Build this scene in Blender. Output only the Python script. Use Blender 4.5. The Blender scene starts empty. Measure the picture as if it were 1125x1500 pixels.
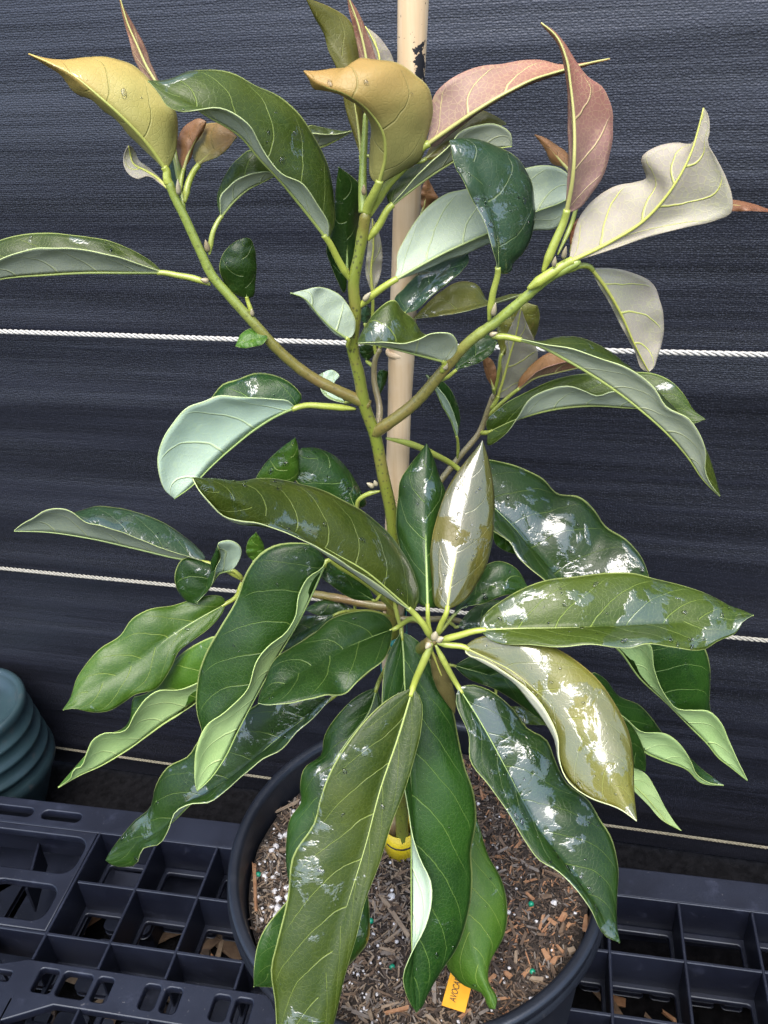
import bpy, bmesh, math, random
import numpy as np
from mathutils import Vector, Matrix, noise
from math import radians, sin, cos, pi, sqrt, hypot

# ------------------------------------------------------------------ camera, sky, sun
S = bpy.context.scene
COL = S.collection
F_PX = 1290.0                       # focal length in photo pixels (photo 1125 x 1500)
PITCH, ROLL = radians(31.45), radians(-3.5)
ZC = 0.95
fw = np.array([0, cos(PITCH), -sin(PITCH)])
up0 = np.array([0, sin(PITCH), cos(PITCH)])
r0 = np.array([1.0, 0, 0])
CR = r0 * cos(ROLL) + up0 * sin(ROLL)
CU = -r0 * sin(ROLL) + up0 * cos(ROLL)
cd = bpy.data.cameras.new('camera')
cam = bpy.data.objects.new('camera', cd)
COL.objects.link(cam)
m = Matrix(((CR[0], CU[0], -fw[0], 0), (CR[1], CU[1], -fw[1], 0), (CR[2], CU[2], -fw[2], ZC), (0, 0, 0, 1)))
cam.matrix_world = m
cd.sensor_fit = 'VERTICAL'
cd.sensor_height = 36
cd.lens = 36 * F_PX / 1500
cd.clip_start = 0.02
cd.clip_end = 500
S.camera = cam

SUN_EL, SUN_AZ = radians(62), radians(192)     # azimuth clockwise from +Y
W = bpy.data.worlds.new('World')
S.world = W
W.use_nodes = True
nt = W.node_tree
bg = nt.nodes['Background']
sky = nt.nodes.new('ShaderNodeTexSky')
sky.sky_type = 'NISHITA'
sky.sun_disc = False
sky.sun_elevation = SUN_EL
sky.sun_rotation = SUN_AZ
sky.air_density = 1.0
sky.dust_density = 3.0
sky.ozone_density = 1.0
nt.links.new(sky.outputs[0], bg.inputs[0])
bg.inputs[1].default_value = 0.15
sl = bpy.data.lights.new('sun', 'SUN')
sl.energy = 1.5
sl.angle = radians(50)
sl.color = (1, 0.985, 0.95)
sun = bpy.data.objects.new('sun', sl)
COL.objects.link(sun)
sd = Vector((sin(SUN_AZ) * cos(SUN_EL), cos(SUN_AZ) * cos(SUN_EL), sin(SUN_EL)))
sun.rotation_euler = sd.to_track_quat('Z', 'Y').to_euler()
sun.location = sd * 5
S.view_settings.view_transform = 'Standard'
S.view_settings.look = 'None'
S.view_settings.gamma = 1
S.view_settings.use_curve_mapping = False
S.view_settings.exposure = 1.75
S.render.engine = 'CYCLES'

rnd = random.Random(7)

# ------------------------------------------------------------------ helpers
Y0 = 0.4286          # distance of the stem of the plant in front of the camera
POT = Vector((0.008, 0.4286, 0))
Z_PALLET, Z_RIM, Z_SOIL = 0.14, 0.39, 0.362

def ray(x, y):
    return fw + (x - 562.5) / F_PX * CR - (y - 750) / F_PX * CU

def at(x, y, d):
    """photo pixel -> point d centimetres behind (+) or in front (-) of the stem"""
    r = ray(x, y)
    p = r * ((Y0 + d * 0.01) / r[1])
    return np.array([p[0], p[1], p[2] + ZC])

def on_level(x, y, z):
    r = ray(x, y)
    p = r * ((ZC - z) / -r[2])
    return np.array([p[0], p[1], z])

def tag(o, label=None, cat=None, group=None, kind=None):
    if label: o['label'] = label
    if cat: o['category'] = cat
    if group: o['group'] = group
    if kind: o['kind'] = kind
    return o

def empty(name, loc):
    o = bpy.data.objects.new(name, None)
    o.empty_display_size = 0.02
    o.location = loc
    COL.objects.link(o)
    return o

def mesh_obj(name, verts, faces, mats, parent=None, smooth=True, off=None, midx=None, uv=None, uv2=None):
    """verts are world coordinates; off is the origin of the top-level parent"""
    me = bpy.data.meshes.new(name)
    if off is not None:
        o3 = np.array(off, float)
        verts = [tuple(np.asarray(v, float) - o3) for v in verts]
    else:
        verts = [tuple(v) for v in verts]
    me.from_pydata(verts, [], faces)
    if not isinstance(mats, (list, tuple)): mats = [mats]
    for mm in mats: me.materials.append(mm)
    if midx is not None: me.polygons.foreach_set('material_index', midx)
    if smooth: me.polygons.foreach_set('use_smooth', [True] * len(me.polygons))
    if uv is not None:
        lay = me.uv_layers.new(name='UVMap')
        li = np.empty(len(me.loops), dtype=np.int32)
        me.loops.foreach_get('vertex_index', li)
        lay.data.foreach_set('uv', np.asarray(uv, dtype=np.float32)[li].ravel())
        if uv2 is not None:
            lay2 = me.uv_layers.new(name='VeinUV')
            lay2.data.foreach_set('uv', np.asarray(uv2, dtype=np.float32)[li].ravel())
    me.update()
    o = bpy.data.objects.new(name, me)
    COL.objects.link(o)
    if parent is not None: o.parent = parent
    return o

def catmull(P, n, t_at=None):
    """resample a polyline of points evenly (by chord length) with a smooth curve"""
    P = np.asarray(P, float)
    k = len(P)
    if k == 2:
        t = np.linspace(0, 1, n)[:, None]
        return P[0] * (1 - t) + P[1] * t
    ch = np.r_[0, np.cumsum(np.linalg.norm(np.diff(P, axis=0), axis=1) + 1e-9)]
    ch /= ch[-1]
    T = np.linspace(0, 1, n) if t_at is None else t_at
    # tangents (finite difference, non uniform)
    M = np.zeros_like(P)
    for i in range(k):
        if i == 0: M[i] = (P[1] - P[0]) / (ch[1] - ch[0])
        elif i == k - 1: M[i] = (P[-1] - P[-2]) / (ch[-1] - ch[-2])
        else:
            a = (P[i] - P[i - 1]) / (ch[i] - ch[i - 1]); b = (P[i + 1] - P[i]) / (ch[i + 1] - ch[i])
            wa = ch[i + 1] - ch[i]; wb = ch[i] - ch[i - 1]
            M[i] = (a * wa + b * wb) / (wa + wb)
    out = np.empty((len(T), P.shape[1]))
    for q, t in enumerate(T):
        i = min(max(np.searchsorted(ch, t, side='right') - 1, 0), k - 2)
        h = ch[i + 1] - ch[i]; u = (t - ch[i]) / h
        out[q] = ((2*u**3 - 3*u**2 + 1) * P[i] + (u**3 - 2*u**2 + u) * h * M[i]
                  + (-2*u**3 + 3*u**2) * P[i + 1] + (u**3 - u**2) * h * M[i + 1])
    return out

def tube_data(P, R, sides=10, cap=True, base=0):
    P = np.asarray(P, float); n = len(P)
    T = np.gradient(P, axis=0)
    T /= np.linalg.norm(T, axis=1)[:, None] + 1e-12
    a = np.array([0.3, 0.9, 0.2]) if abs(T[0][1]) < 0.8 else np.array([1.0, 0.1, 0])
    N = np.cross(T[0], a); N /= np.linalg.norm(N)
    V, Fc = [], []
    for i in range(n):
        N = N - T[i] * (N @ T[i]); N /= np.linalg.norm(N)
        B = np.cross(T[i], N)
        for k in range(sides):
            an = 2 * pi * k / sides
            V.append(P[i] + R[i] * (cos(an) * N + sin(an) * B))
    for i in range(n - 1):
        for k in range(sides):
            k2 = (k + 1) % sides
            Fc.append((base + i*sides + k, base + i*sides + k2, base + (i+1)*sides + k2, base + (i+1)*sides + k))
    if cap:
        Fc.append(tuple(base + k for k in range(sides))[::-1])
        Fc.append(tuple(base + (n-1)*sides + k for k in range(sides)))
    return V, Fc

def tube(name, P, R, mat, parent=None, off=None, sides=10):
    V, Fc = tube_data(P, R, sides)
    return mesh_obj(name, V, Fc, mat, parent, True, off)

def lathe_data(prof, c, seg=96, close=False):
    V, Fc = [], []
    n = len(prof)
    for r, z in prof:
        for k in range(seg):
            a = 2 * pi * k / seg
            V.append((c[0] + r * cos(a), c[1] + r * sin(a), z))
    for i in range(n - 1):
        for k in range(seg):
            k2 = (k + 1) % seg
            Fc.append((i*seg + k, i*seg + k2, (i+1)*seg + k2, (i+1)*seg + k))
    return V, Fc

# ------------------------------------------------------------------ materials
class NB:
    """small node builder"""
    def __init__(self, name):
        self.m = bpy.data.materials.new(name)
        self.m.use_nodes = True
        self.t = self.m.node_tree
        self.t.nodes.clear()
        self.out = self.t.nodes.new('ShaderNodeOutputMaterial')
    def n(self, typ, **kw):
        nd = self.t.nodes.new('ShaderNode' + typ)
        for k, v in kw.items(): setattr(nd, k, v)
        return nd
    def put(self, sock, v):
        if isinstance(v, bpy.types.NodeSocket): self.t.links.new(v, sock)
        elif v is not None:
            if isinstance(v, tuple) and len(v) == 3 and len(sock.default_value) == 4: v = v + (1,)
            sock.default_value = v
    def math(self, op, a, b=None, c=None, clamp=False):
        nd = self.n('Math', operation=op); nd.use_clamp = clamp
        self.put(nd.inputs[0], a)
        if b is not None: self.put(nd.inputs[1], b)
        if c is not None: self.put(nd.inputs[2], c)
        return nd.outputs[0]
    def mix(self, f, a, b, blend='MIX'):
        nd = self.n('Mix', data_type='RGBA', blend_type=blend)
        self.put(nd.inputs[0], f); self.put(nd.inputs[6], a); self.put(nd.inputs[7], b)
        return nd.outputs[2]
    def ss(self, x, lo, hi):
        nd = self.n('MapRange', interpolation_type='SMOOTHSTEP')
        self.put(nd.inputs[0], x); self.put(nd.inputs[1], lo); self.put(nd.inputs[2], hi)
        return nd.outputs[0]
    def coord(self, kind='Object', scale=None):
        tc = self.n('TexCoord').outputs[kind]
        if scale:
            mp = self.n('Mapping'); self.put(mp.inputs[3], scale)
            self.t.links.new(tc, mp.inputs[0]); return mp.outputs[0]
        return tc
    def noise(self, vec, scale, detail=4, rough=0.55, dist=0.0, w=None):
        nd = self.n('TexNoise')
        if w is not None:
            nd.noise_dimensions = '4D'; self.put(nd.inputs['W'], w)
        self.put(nd.inputs['Vector'], vec); self.put(nd.inputs['Scale'], scale)
        self.put(nd.inputs['Detail'], detail); self.put(nd.inputs['Roughness'], rough)
        self.put(nd.inputs['Distortion'], dist)
        return nd.outputs[0]
    def voro(self, vec, scale, feature='F1', rand=1.0):
        nd = self.n('TexVoronoi', feature=feature)
        self.put(nd.inputs['Vector'], vec); self.put(nd.inputs['Scale'], scale)
        self.put(nd.inputs['Randomness'], rand)
        return nd
    def bump(self, h, strength=0.3, dist=0.001, normal=None):
        nd = self.n('Bump')
        self.put(nd.inputs['Height'], h); self.put(nd.inputs['Strength'], strength); self.put(nd.inputs['Distance'], dist)
        if normal is not None: self.put(nd.inputs['Normal'], normal)
        return nd.outputs[0]
    def bsdf(self, **kw):
        nd = self.n('BsdfPrincipled')
        for k, v in kw.items(): self.put(nd.inputs[k.replace('_', ' ')], v)
        return nd.outputs[0]
    def done(self, sh):
        self.t.links.new(sh, self.out.inputs[0]); return self.m

def leaf_material(name, col, col2, vein, under=False, wet=0.5, vein_amt=0.6, transl=0.15, trans_col=(0.2, 0.35, 0.03), rough=0.36, margin=(0.42, 0.5, 0.16), marg_amt=0.55, blush=None):
    b = NB(name)
    uvs = b.n('SeparateXYZ'); b.t.links.new(b.coord('UV'), uvs.inputs[0])
    u, v = uvs.outputs[0], uvs.outputs[1]
    uv2 = b.n('UVMap'); uv2.uv_map = 'VeinUV'
    us2 = b.n('SeparateXYZ'); b.t.links.new(uv2.outputs[0], us2.inputs[0])
    ul = us2.outputs[0]                         # length along the leaf in units of 14 cm
    sv = b.math('MULTIPLY_ADD', v, 2.0, -1.0)
    w = b.math('ABSOLUTE', sv)
    sgn = b.math('SIGN', sv)
    oi = b.n('ObjectInfo').outputs['Random']
    P = b.coord('Object')
    nz = b.noise(P, 60, 2)
    lat = b.math('MULTIPLY_ADD', b.math('MULTIPLY', w, w), 0.16, b.math('MULTIPLY', w, 0.12))
    t = b.math('SUBTRACT', ul, b.math('MULTIPLY', lat, us2.outputs[1]))
    t = b.math('MULTIPLY_ADD', t, 7.2, b.math('MULTIPLY', sgn, 0.22))
    t = b.math('ADD', t, b.math('MULTIPLY', oi, 3.0))
    t = b.math('ADD', t, b.math('MULTIPLY', nz, 0.25))
    pp = b.math('MULTIPLY', b.math('ABSOLUTE', b.math('SUBTRACT', b.math('FRACT', t), 0.5)), 2.0)
    lo = b.math('MULTIPLY_ADD', w, 0.04, 0.90 if under else 0.938)
    fade = b.math('SUBTRACT', 1.0, b.ss(w, 0.80, 0.97))
    ve = b.math('MULTIPLY', b.ss(pp, lo, 0.985), fade)
    quilt = b.ss(pp, 0.0, 1.0)
    vn = b.voro(P, 430, 'DISTANCE_TO_EDGE')
    netm = b.math('SUBTRACT', 1.0, b.ss(vn.outputs['Distance'], 0.0, 0.10))
    big = b.noise(P, 22, 3, w=b.math('MULTIPLY', oi, 37.0))
    c = b.mix(b.ss(big, 0.35, 0.68), col, col2)
    c = b.mix(b.math('MULTIPLY', b.ss(b.noise(P, 150, 4, 0.65), 0.45, 0.72), 0.35), c, col2)
    if blush:                                   # young leaf: the tip half reddens or yellows
        c = b.mix(b.math('MULTIPLY', b.ss(b.math('ADD', u, b.math('MULTIPLY', big, 0.5)), 0.38, 1.15), 0.85), c, blush)
    c = b.mix(b.math('MULTIPLY', netm, 0.09 if not under else 0.2), c, vein)
    c = b.mix(b.math('MULTIPLY', ve, vein_amt), c, vein)
    hs = b.n('HueSaturation')
    b.put(hs.inputs['Value'], b.math('MULTIPLY_ADD', oi, 0.5, 0.75)); b.put(hs.inputs['Color'], c)
    b.put(hs.inputs['Hue'], b.math('MULTIPLY_ADD', oi, 0.02, 0.49))
    c = b.mix(b.math('MULTIPLY', b.ss(w, 0.965, 0.99), marg_amt), hs.outputs[0], margin)
    h = b.math('MULTIPLY_ADD', ve, 0.9 if under else -0.7, b.math('MULTIPLY', quilt, -0.35 if not under else 0.25))
    h = b.math('ADD', h, b.math('MULTIPLY', netm, -0.09 if not under else 0.09))
    h = b.math('ADD', h, b.math('MULTIPLY', b.noise(P, 130, 3), 0.22))
    nrm = b.bump(h, 0.55, 0.0009)
    if under:
        sh = b.bsdf(Base_Color=c, Roughness=0.5, Normal=nrm, Specular_IOR_Level=0.35)
    else:
        wn = b.noise(P, 38, 5, 0.62, 0.6, w=b.math('MULTIPLY', oi, 91.0))
        th = b.math('MULTIPLY_ADD', b.n('ObjectInfo').outputs['Object Index'], -0.0028, 0.68)
        wm = b.ss(wn, th, b.math('ADD', th, 0.018))
        wh = b.math('MULTIPLY', b.ss(wn, b.math('SUBTRACT', th, 0.01), b.math('ADD', th, 0.05)), 1.0)
        n2 = b.bump(b.math('ADD', wh, b.math('MULTIPLY', h, 0.35)), 0.35, 0.0008)
        c = b.mix(b.math('MULTIPLY', wm, 0.18), c, (0.0, 0.02, 0.0))
        sh = b.bsdf(Base_Color=c, Roughness=b.math('MULTIPLY_ADD', wn, 0.2, rough - 0.1), Normal=nrm, Specular_IOR_Level=0.30,
                    Coat_Weight=wm, Coat_Roughness=0.04, Coat_IOR=1.85, Coat_Normal=n2)
    tr = b.n('BsdfTranslucent'); b.put(tr.inputs[0], trans_col); b.put(tr.inputs[1], nrm)
    mx = b.n('MixShader'); b.put(mx.inputs[0], transl)
    b.t.links.new(sh, mx.inputs[1]); b.t.links.new(tr.outputs[0], mx.inputs[2])
    return b.done(mx.outputs[0])

YV = (0.277, 0.330, 0.092)
LM = {
 'M': (leaf_material('leaf_dark_upper', (0.0065, 0.0235, 0.003), (0.0145, 0.043, 0.005), (0.12, 0.19, 0.04), wet=0.5, vein_amt=0.55),
       leaf_material('leaf_dark_under', (0.33, 0.43, 0.32), (0.39, 0.48, 0.37), (0.48, 0.56, 0.25), under=True, vein_amt=0.6)),
 'N': (leaf_material('leaf_mid_upper', (0.021, 0.039, 0.0038), (0.040, 0.058, 0.006), (0.18, 0.24, 0.045), wet=0.52, vein_amt=0.6),
       leaf_material('leaf_mid_under', (0.325, 0.37, 0.26), (0.38, 0.42, 0.31), (0.47, 0.52, 0.23), under=True, vein_amt=0.6)),
 'G': (leaf_material('leaf_fresh_upper', (0.026, 0.073, 0.006), (0.046, 0.105, 0.009), (0.22, 0.30, 0.06), wet=0.26, vein_amt=0.65),
       leaf_material('leaf_fresh_under', (0.25, 0.37, 0.135), (0.31, 0.43, 0.18), (0.42, 0.52, 0.2), under=True, vein_amt=0.6)),
 'B': (leaf_material('leaf_blue_upper', (0.012, 0.036, 0.014), (0.024, 0.056, 0.025), (0.14, 0.21, 0.07), wet=0.6, vein_amt=0.5),
       leaf_material('leaf_blue_under', (0.225, 0.275, 0.20), (0.26, 0.305, 0.23), (0.38, 0.44, 0.19), under=True, vein_amt=0.55)),
 'Y': (leaf_material('leaf_young_upper', (0.22, 0.215, 0.068), (0.26, 0.235, 0.075), (0.16, 0.16, 0.04), wet=0.12, vein_amt=0.35, trans_col=(0.330, 0.264, 0.033), rough=0.42, margin=(0.363, 0.330, 0.132), blush=(0.30, 0.165, 0.04)),
       leaf_material('leaf_young_under', (0.343, 0.297, 0.218), (0.383, 0.330, 0.251), (0.396, 0.383, 0.165), under=True, trans_col=(0.330, 0.264, 0.066))),
 'O': (leaf_material('leaf_olive_upper', (0.086, 0.092, 0.015), (0.119, 0.109, 0.020), (0.224, 0.238, 0.059), wet=0.82, vein_amt=0.5, trans_col=(0.264, 0.231, 0.026), margin=(0.330, 0.264, 0.079)),
       leaf_material('leaf_olive_under', (0.4455, 0.4455, 0.3389), (0.4995, 0.4901, 0.3740), (0.4995, 0.5171, 0.2228), under=True)),
 'P': (leaf_material('leaf_red_upper', (0.178, 0.079, 0.036), (0.211, 0.112, 0.046), (0.238, 0.145, 0.066), wet=0.1, vein_amt=0.4, trans_col=(0.330, 0.099, 0.040), margin=(0.297, 0.132, 0.066)),
       leaf_material('leaf_red_under', (0.175, 0.105, 0.08), (0.21, 0.13, 0.11), (0.46, 0.38, 0.17), under=True, vein_amt=0.75, trans_col=(0.330, 0.132, 0.066), margin=(0.330, 0.178, 0.132), blush=(0.224, 0.086, 0.053))),
 'W': (leaf_material('leaf_pale_upper', (0.106, 0.099, 0.033), (0.132, 0.112, 0.040), (0.198, 0.198, 0.066), wet=0.2, vein_amt=0.4, trans_col=(0.264, 0.198, 0.066)),
       leaf_material('leaf_pale_under', (0.285, 0.275, 0.205), (0.31, 0.27, 0.22), (0.48, 0.50, 0.13), under=True, vein_amt=1.0, trans_col=(0.330, 0.264, 0.132), margin=(0.330, 0.277, 0.211))),
}

LM['D'] = (LM['M'][0], LM['G'][1])

def stem_material(name, c1, c2, spots, far=None, base=None):
    """far: the green the young end of a branch turns to, away from the point base"""
    b = NB(name)
    P = b.coord('Object')
    a = b.noise(P, 24, 4)
    c = b.mix(b.ss(a, 0.42, 0.66), c1, c2)
    if far:
        vd = b.n('VectorMath', operation='DISTANCE'); b.t.links.new(P, vd.inputs[0]); vd.inputs[1].default_value = tuple(base)
        c = b.mix(b.ss(b.math('ADD', vd.outputs['Value'], b.math('MULTIPLY', a, 0.02)), 0.06, 0.11), c, far)
    sp = b.voro(P, 420)
    spm = b.math('MULTIPLY', b.math('SUBTRACT', 1.0, b.ss(sp.outputs['Distance'], 0.22, 0.34)), b.ss(b.noise(P, 90, 2), 0.40, 0.52))
    c = b.mix(b.math('MULTIPLY', spm, spots), c, (0.05, 0.05, 0.02))
    nrm = b.bump(b.math('ADD', b.noise(P, 500, 3), b.math('MULTIPLY', a, 1.5)), 0.3, 0.0006)
    return b.done(b.bsdf(Base_Color=c, Roughness=0.36, Normal=nrm, Coat_Weight=0.25, Coat_Roughness=0.15))

M_TRUNK = stem_material('trunk_green', (0.135, 0.165, 0.022), (0.165, 0.125, 0.035), 0.8)
M_BRANCH = stem_material('branch_olive_brown', (0.139, 0.125, 0.030), (0.158, 0.092, 0.040), 0.4)
M_TWIG = stem_material('branch_pale_brown', (0.198, 0.158, 0.079), (0.145, 0.132, 0.059), 0.2)
M_SHOOT = stem_material('shoot_green', (0.198, 0.251, 0.046), (0.158, 0.211, 0.040), 0.25)
M_PET = stem_material('petiole_yellow_green', (0.264, 0.304, 0.046), (0.238, 0.277, 0.053), 0.05)
M_BUD = stem_material('bud_tan', (0.297, 0.264, 0.172), (0.231, 0.185, 0.106), 0.1)

def rib_material(name, c):
    b = NB(name)
    nrm = b.bump(b.noise(b.coord(), 300, 2), 0.2, 0.0004)
    return b.done(b.bsdf(Base_Color=c, Roughness=0.4, Normal=nrm))
M_RIB = {k: rib_material('midrib_' + n, c) for k, n, c in (
    ('M', 'green', (0.198, 0.277, 0.079)), ('N', 'lime', (0.251, 0.304, 0.079)), ('G', 'fresh', (0.277, 0.356, 0.106)), ('B', 'sage', (0.224, 0.290, 0.106)),
    ('D', 'leaf_green', (0.20, 0.28, 0.08)), ('Y', 'yellow', (0.277, 0.297, 0.066)), ('O', 'olive', (0.277, 0.290, 0.086)), ('P', 'cream', (0.343, 0.330, 0.106)), ('W', 'bright', (0.370, 0.383, 0.079)))}

def water_material():
    b = NB('water')
    return b.done(b.bsdf(Base_Color=(1, 1, 1), Roughness=0.0, IOR=1.33, Transmission_Weight=1.0))
M_WATER = water_material()

def cloth_material():
    b = NB('shade_cloth_black')
    P = b.coord('Object')
    def sc(v):
        mp = b.n('Mapping'); b.put(mp.inputs[3], v); b.t.links.new(P, mp.inputs[0]); return mp.outputs[0]
    knit = b.voro(sc((420, 1, 560)), 1, 'F1', 0.5).outputs['Distance']
    fine = b.noise(sc((220, 1, 1200)), 1, 2)
    streak = b.noise(sc((3.0, 1, 130)), 1, 5, 0.65)
    streak2 = b.noise(sc((1.0, 1, 24)), 1, 4, 0.6)
    f = b.math('MULTIPLY_ADD', b.ss(knit, 0.1, 0.75), 0.6, b.math('MULTIPLY', fine, 0.4))
    tone = b.ss(b.math('ADD', b.math('MULTIPLY', streak, 0.65), b.math('MULTIPLY', streak2, 0.45)), 0.42, 0.68)
    c = b.mix(tone, (0.0018, 0.002, 0.0035), (0.0070, 0.0078, 0.0128))
    c = b.mix(b.math('MULTIPLY', b.ss(f, 0.42, 0.2), 0.8), c, (0.018, 0.0195, 0.030))
    n1 = b.bump(b.math('ADD', b.math('MULTIPLY', streak, 0.5), b.math('MULTIPLY', streak2, 1.2)), 0.35, 0.003)
    n2 = b.bump(b.math('SUBTRACT', 1.0, f), 0.35, 0.0008, n1)
    return b.done(b.bsdf(Base_Color=c, Roughness=0.44, Normal=n2, Specular_IOR_Level=0.72, Specular_Tint=(0.84, 0.89, 1.0)))
M_CLOTH = cloth_material()

def plastic(name, c1, c2, rough=0.4, dust=(0.10, 0.10, 0.11), dust_amt=0.3, grain=900, spec=0.5):
    b = NB(name)
    P = b.coord('Object')
    a = b.noise(P, 14, 5, 0.6)
    c = b.mix(b.ss(a, 0.35, 0.65), c1, c2)
    d = b.ss(b.noise(P, 45, 5, 0.65), 0.56, 0.75)
    c = b.mix(b.math('MULTIPLY', d, dust_amt), c, dust)
    sp = b.ss(b.noise(P, 330, 2), 0.70, 0.76)
    c = b.mix(b.math('MULTIPLY', sp, 0.35 * dust_amt), c, (0.35, 0.34, 0.33))
    nrm = b.bump(b.math('ADD', b.noise(P, grain, 2), b.math('MULTIPLY', a, 2.0)), 0.18, 0.0007)
    return b.done(b.bsdf(Base_Color=c, Roughness=b.math('MULTIPLY_ADD', a, 0.25, rough - 0.12), Normal=nrm, Specular_IOR_Level=spec, Specular_Tint=(0.82, 0.9, 1.0)))
M_POT = plastic('pot_black_plastic', (0.005, 0.006, 0.009), (0.008, 0.0095, 0.014), 0.38, dust_amt=0.12)
M_PALLET = plastic('pallet_black_plastic', (0.0035, 0.0042, 0.009), (0.006, 0.0075, 0.015), 0.42, dust=(0.03, 0.034, 0.055), dust_amt=0.35, spec=0.4)
M_TEAL = plastic('teal_plastic', (0.012, 0.025, 0.030), (0.015, 0.032, 0.036), 0.4, dust=(0.07, 0.055, 0.048), dust_amt=0.4)

def simple(name, c1, c2, scale=60, rough=0.7, bump=0.4, bdist=0.001, detail=5, spec=0.5):
    b = NB(name)
    P = b.coord('Object')
    a = b.noise(P, scale, detail, 0.6)
    c = b.mix(b.ss(a, 0.32, 0.68), c1, c2)
    return b.done(b.bsdf(Base_Color=c, Roughness=rough, Normal=b.bump(a, bump, bdist), Specular_IOR_Level=spec))
M_ROPE = simple('rope_white', (0.2945, 0.2851, 0.2563), (0.3708, 0.3658, 0.3420), 300, 0.7, 0.3)
M_ROPE2 = simple('rope_grey', (0.1901, 0.1807, 0.1519), (0.2563, 0.2470, 0.2088), 300, 0.7, 0.3)
M_ROPE3 = simple('rope_weathered', (0.1044, 0.0950, 0.0662), (0.1613, 0.1476, 0.1044), 300, 0.75, 0.3)
M_SOIL = simple('potting_soil', (0.0078, 0.0054, 0.0042), (0.0276, 0.0198, 0.0144), 260, 0.95, 0.8, 0.003)
M_GROUND = simple('ground_black', (0.0035, 0.0035, 0.004), (0.007, 0.007, 0.008), 90, 1.0, 0.5, 0.004, spec=0.02)  # no real mat: ground blackened to stand in for shade behind the pallet
M_CHIPS = [simple('chip_' + n, a, b_, 180, 0.8, 0.5) for n, a, b_ in (
    ('dark', (0.0267, 0.0178, 0.0130), (0.0535, 0.0373, 0.0267)), ('brown', (0.0802, 0.0510, 0.0324), (0.1174, 0.0778, 0.0478)),
    ('tan', (0.1766, 0.1280, 0.0859), (0.2244, 0.1709, 0.1174)), ('orange', (0.2138, 0.1013, 0.0478), (0.2568, 0.1442, 0.0745)), ('grey', (0.1174, 0.0964, 0.0826), (0.1604, 0.1393, 0.1174)))]
M_PERLITE = simple('perlite', (0.409, 0.396, 0.396), (0.528, 0.521, 0.528), 500, 0.85, 0.6)
M_BEAD = simple('fertiliser_bead', (0.000, 0.145, 0.079), (0.000, 0.198, 0.112), 300, 0.35, 0.1)
M_TAPE = simple('teal_tape', (0.000, 0.106, 0.099), (0.000, 0.145, 0.132), 200, 0.35, 0.2)
M_YTAG = simple('yellow_tag', (0.561, 0.409, 0.010), (0.594, 0.449, 0.020), 100, 0.4, 0.1)
M_OTAG = simple('orange_tag', (0.568, 0.251, 0.007), (0.594, 0.290, 0.013), 100, 0.45, 0.1)
M_INK = simple('black_ink', (0.012, 0.01, 0.01), (0.02, 0.018, 0.018), 100, 0.6, 0.0)
M_BLACKPAINT = simple('black_paint', (0.006, 0.006, 0.007), (0.012, 0.012, 0.013), 100, 0.5, 0.2)

def wood_material():
    b = NB('stake_wood')
    P = b.coord('Object')
    mp = b.n('Mapping'); b.put(mp.inputs[3], (260, 260, 7)); b.t.links.new(P, mp.inputs[0])
    g = b.noise(mp.outputs[0], 1, 5, 0.6)
    c = b.mix(b.ss(g, 0.3, 0.7), (0.56, 0.43, 0.27), (0.48, 0.34, 0.19))
    c = b.mix(b.ss(b.noise(P, 35, 3), 0.55, 0.75), c, (0.60, 0.49, 0.34))
    # flaking black paint near the top of the pole (a stain with its own shape)
    sp = b.n('SeparateXYZ'); b.t.links.new(P, sp.inputs[0])
    return b, P, g, c, sp

# ------------------------------------------------------------------ the setting: ground, cloth, ropes
def grid_sheet(name, nx, ny, fn, mat, off=None, parent=None):
    V = [fn(i / nx, j / ny) for j in range(ny + 1) for i in range(nx + 1)]
    Fc = [(j*(nx+1)+i, j*(nx+1)+i+1, (j+1)*(nx+1)+i+1, (j+1)*(nx+1)+i) for j in range(ny) for i in range(nx)]
    return mesh_obj(name, V, Fc, mat, parent, True, off)

V = []
ring = [0, 0.4, 0.8, 1.2, 1.6, 2.4, 4, 8, 20, 60, 200]
g = grid_sheet('ground', 60, 60, lambda u, v: ((lambda a, b: (a, b, noise.noise((a*9, b*9, 0)) * 0.006 if abs(a) < 3 else 0))
    (math.copysign(abs(2*u-1)**3 * 200, 2*u-1), math.copysign(abs(2*v-1)**3 * 200, 2*v-1) + 0.5)), M_GROUND)
tag(g, kind='structure')

CY = radians(-14.38)
cn = np.array([-sin(CY), cos(CY), 0]); ct = np.array([cos(CY), sin(CY), 0]); CD = 0.76
def cloth_pt(s, z, off=0.0):
    p = cn * (CD + off) + ct * s
    return np.array([p[0], p[1], z])
def cloth_wave(s, z):
    a = noise.noise((s * 0.9, 3.0, z * 7.0)) * 0.007
    a += noise.noise((s * 1.6, 7.0, z * 22.0)) * 0.0028
    a += noise.noise((s * 4.0, 9.0, z * 55.0)) * 0.0009
    return a
CW, CH = 1.9, 1.30
clo = empty('shade_cloth', tuple(cloth_pt(0, 0)))
clo_off = cloth_pt(0, 0)
tag(clo, 'black woven shade cloth hung upright behind the potted plant', 'cloth')
def fabric_pt(u, v):
    s_ = (u * 2 - 1) * CW
    q = v * CH
    return cloth_pt(s_, 0.004 + q, 0.004 + cloth_wave(s_, q))
grid_sheet('fabric', 90, 210, fabric_pt, M_CLOTH, clo_off, clo)

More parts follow.
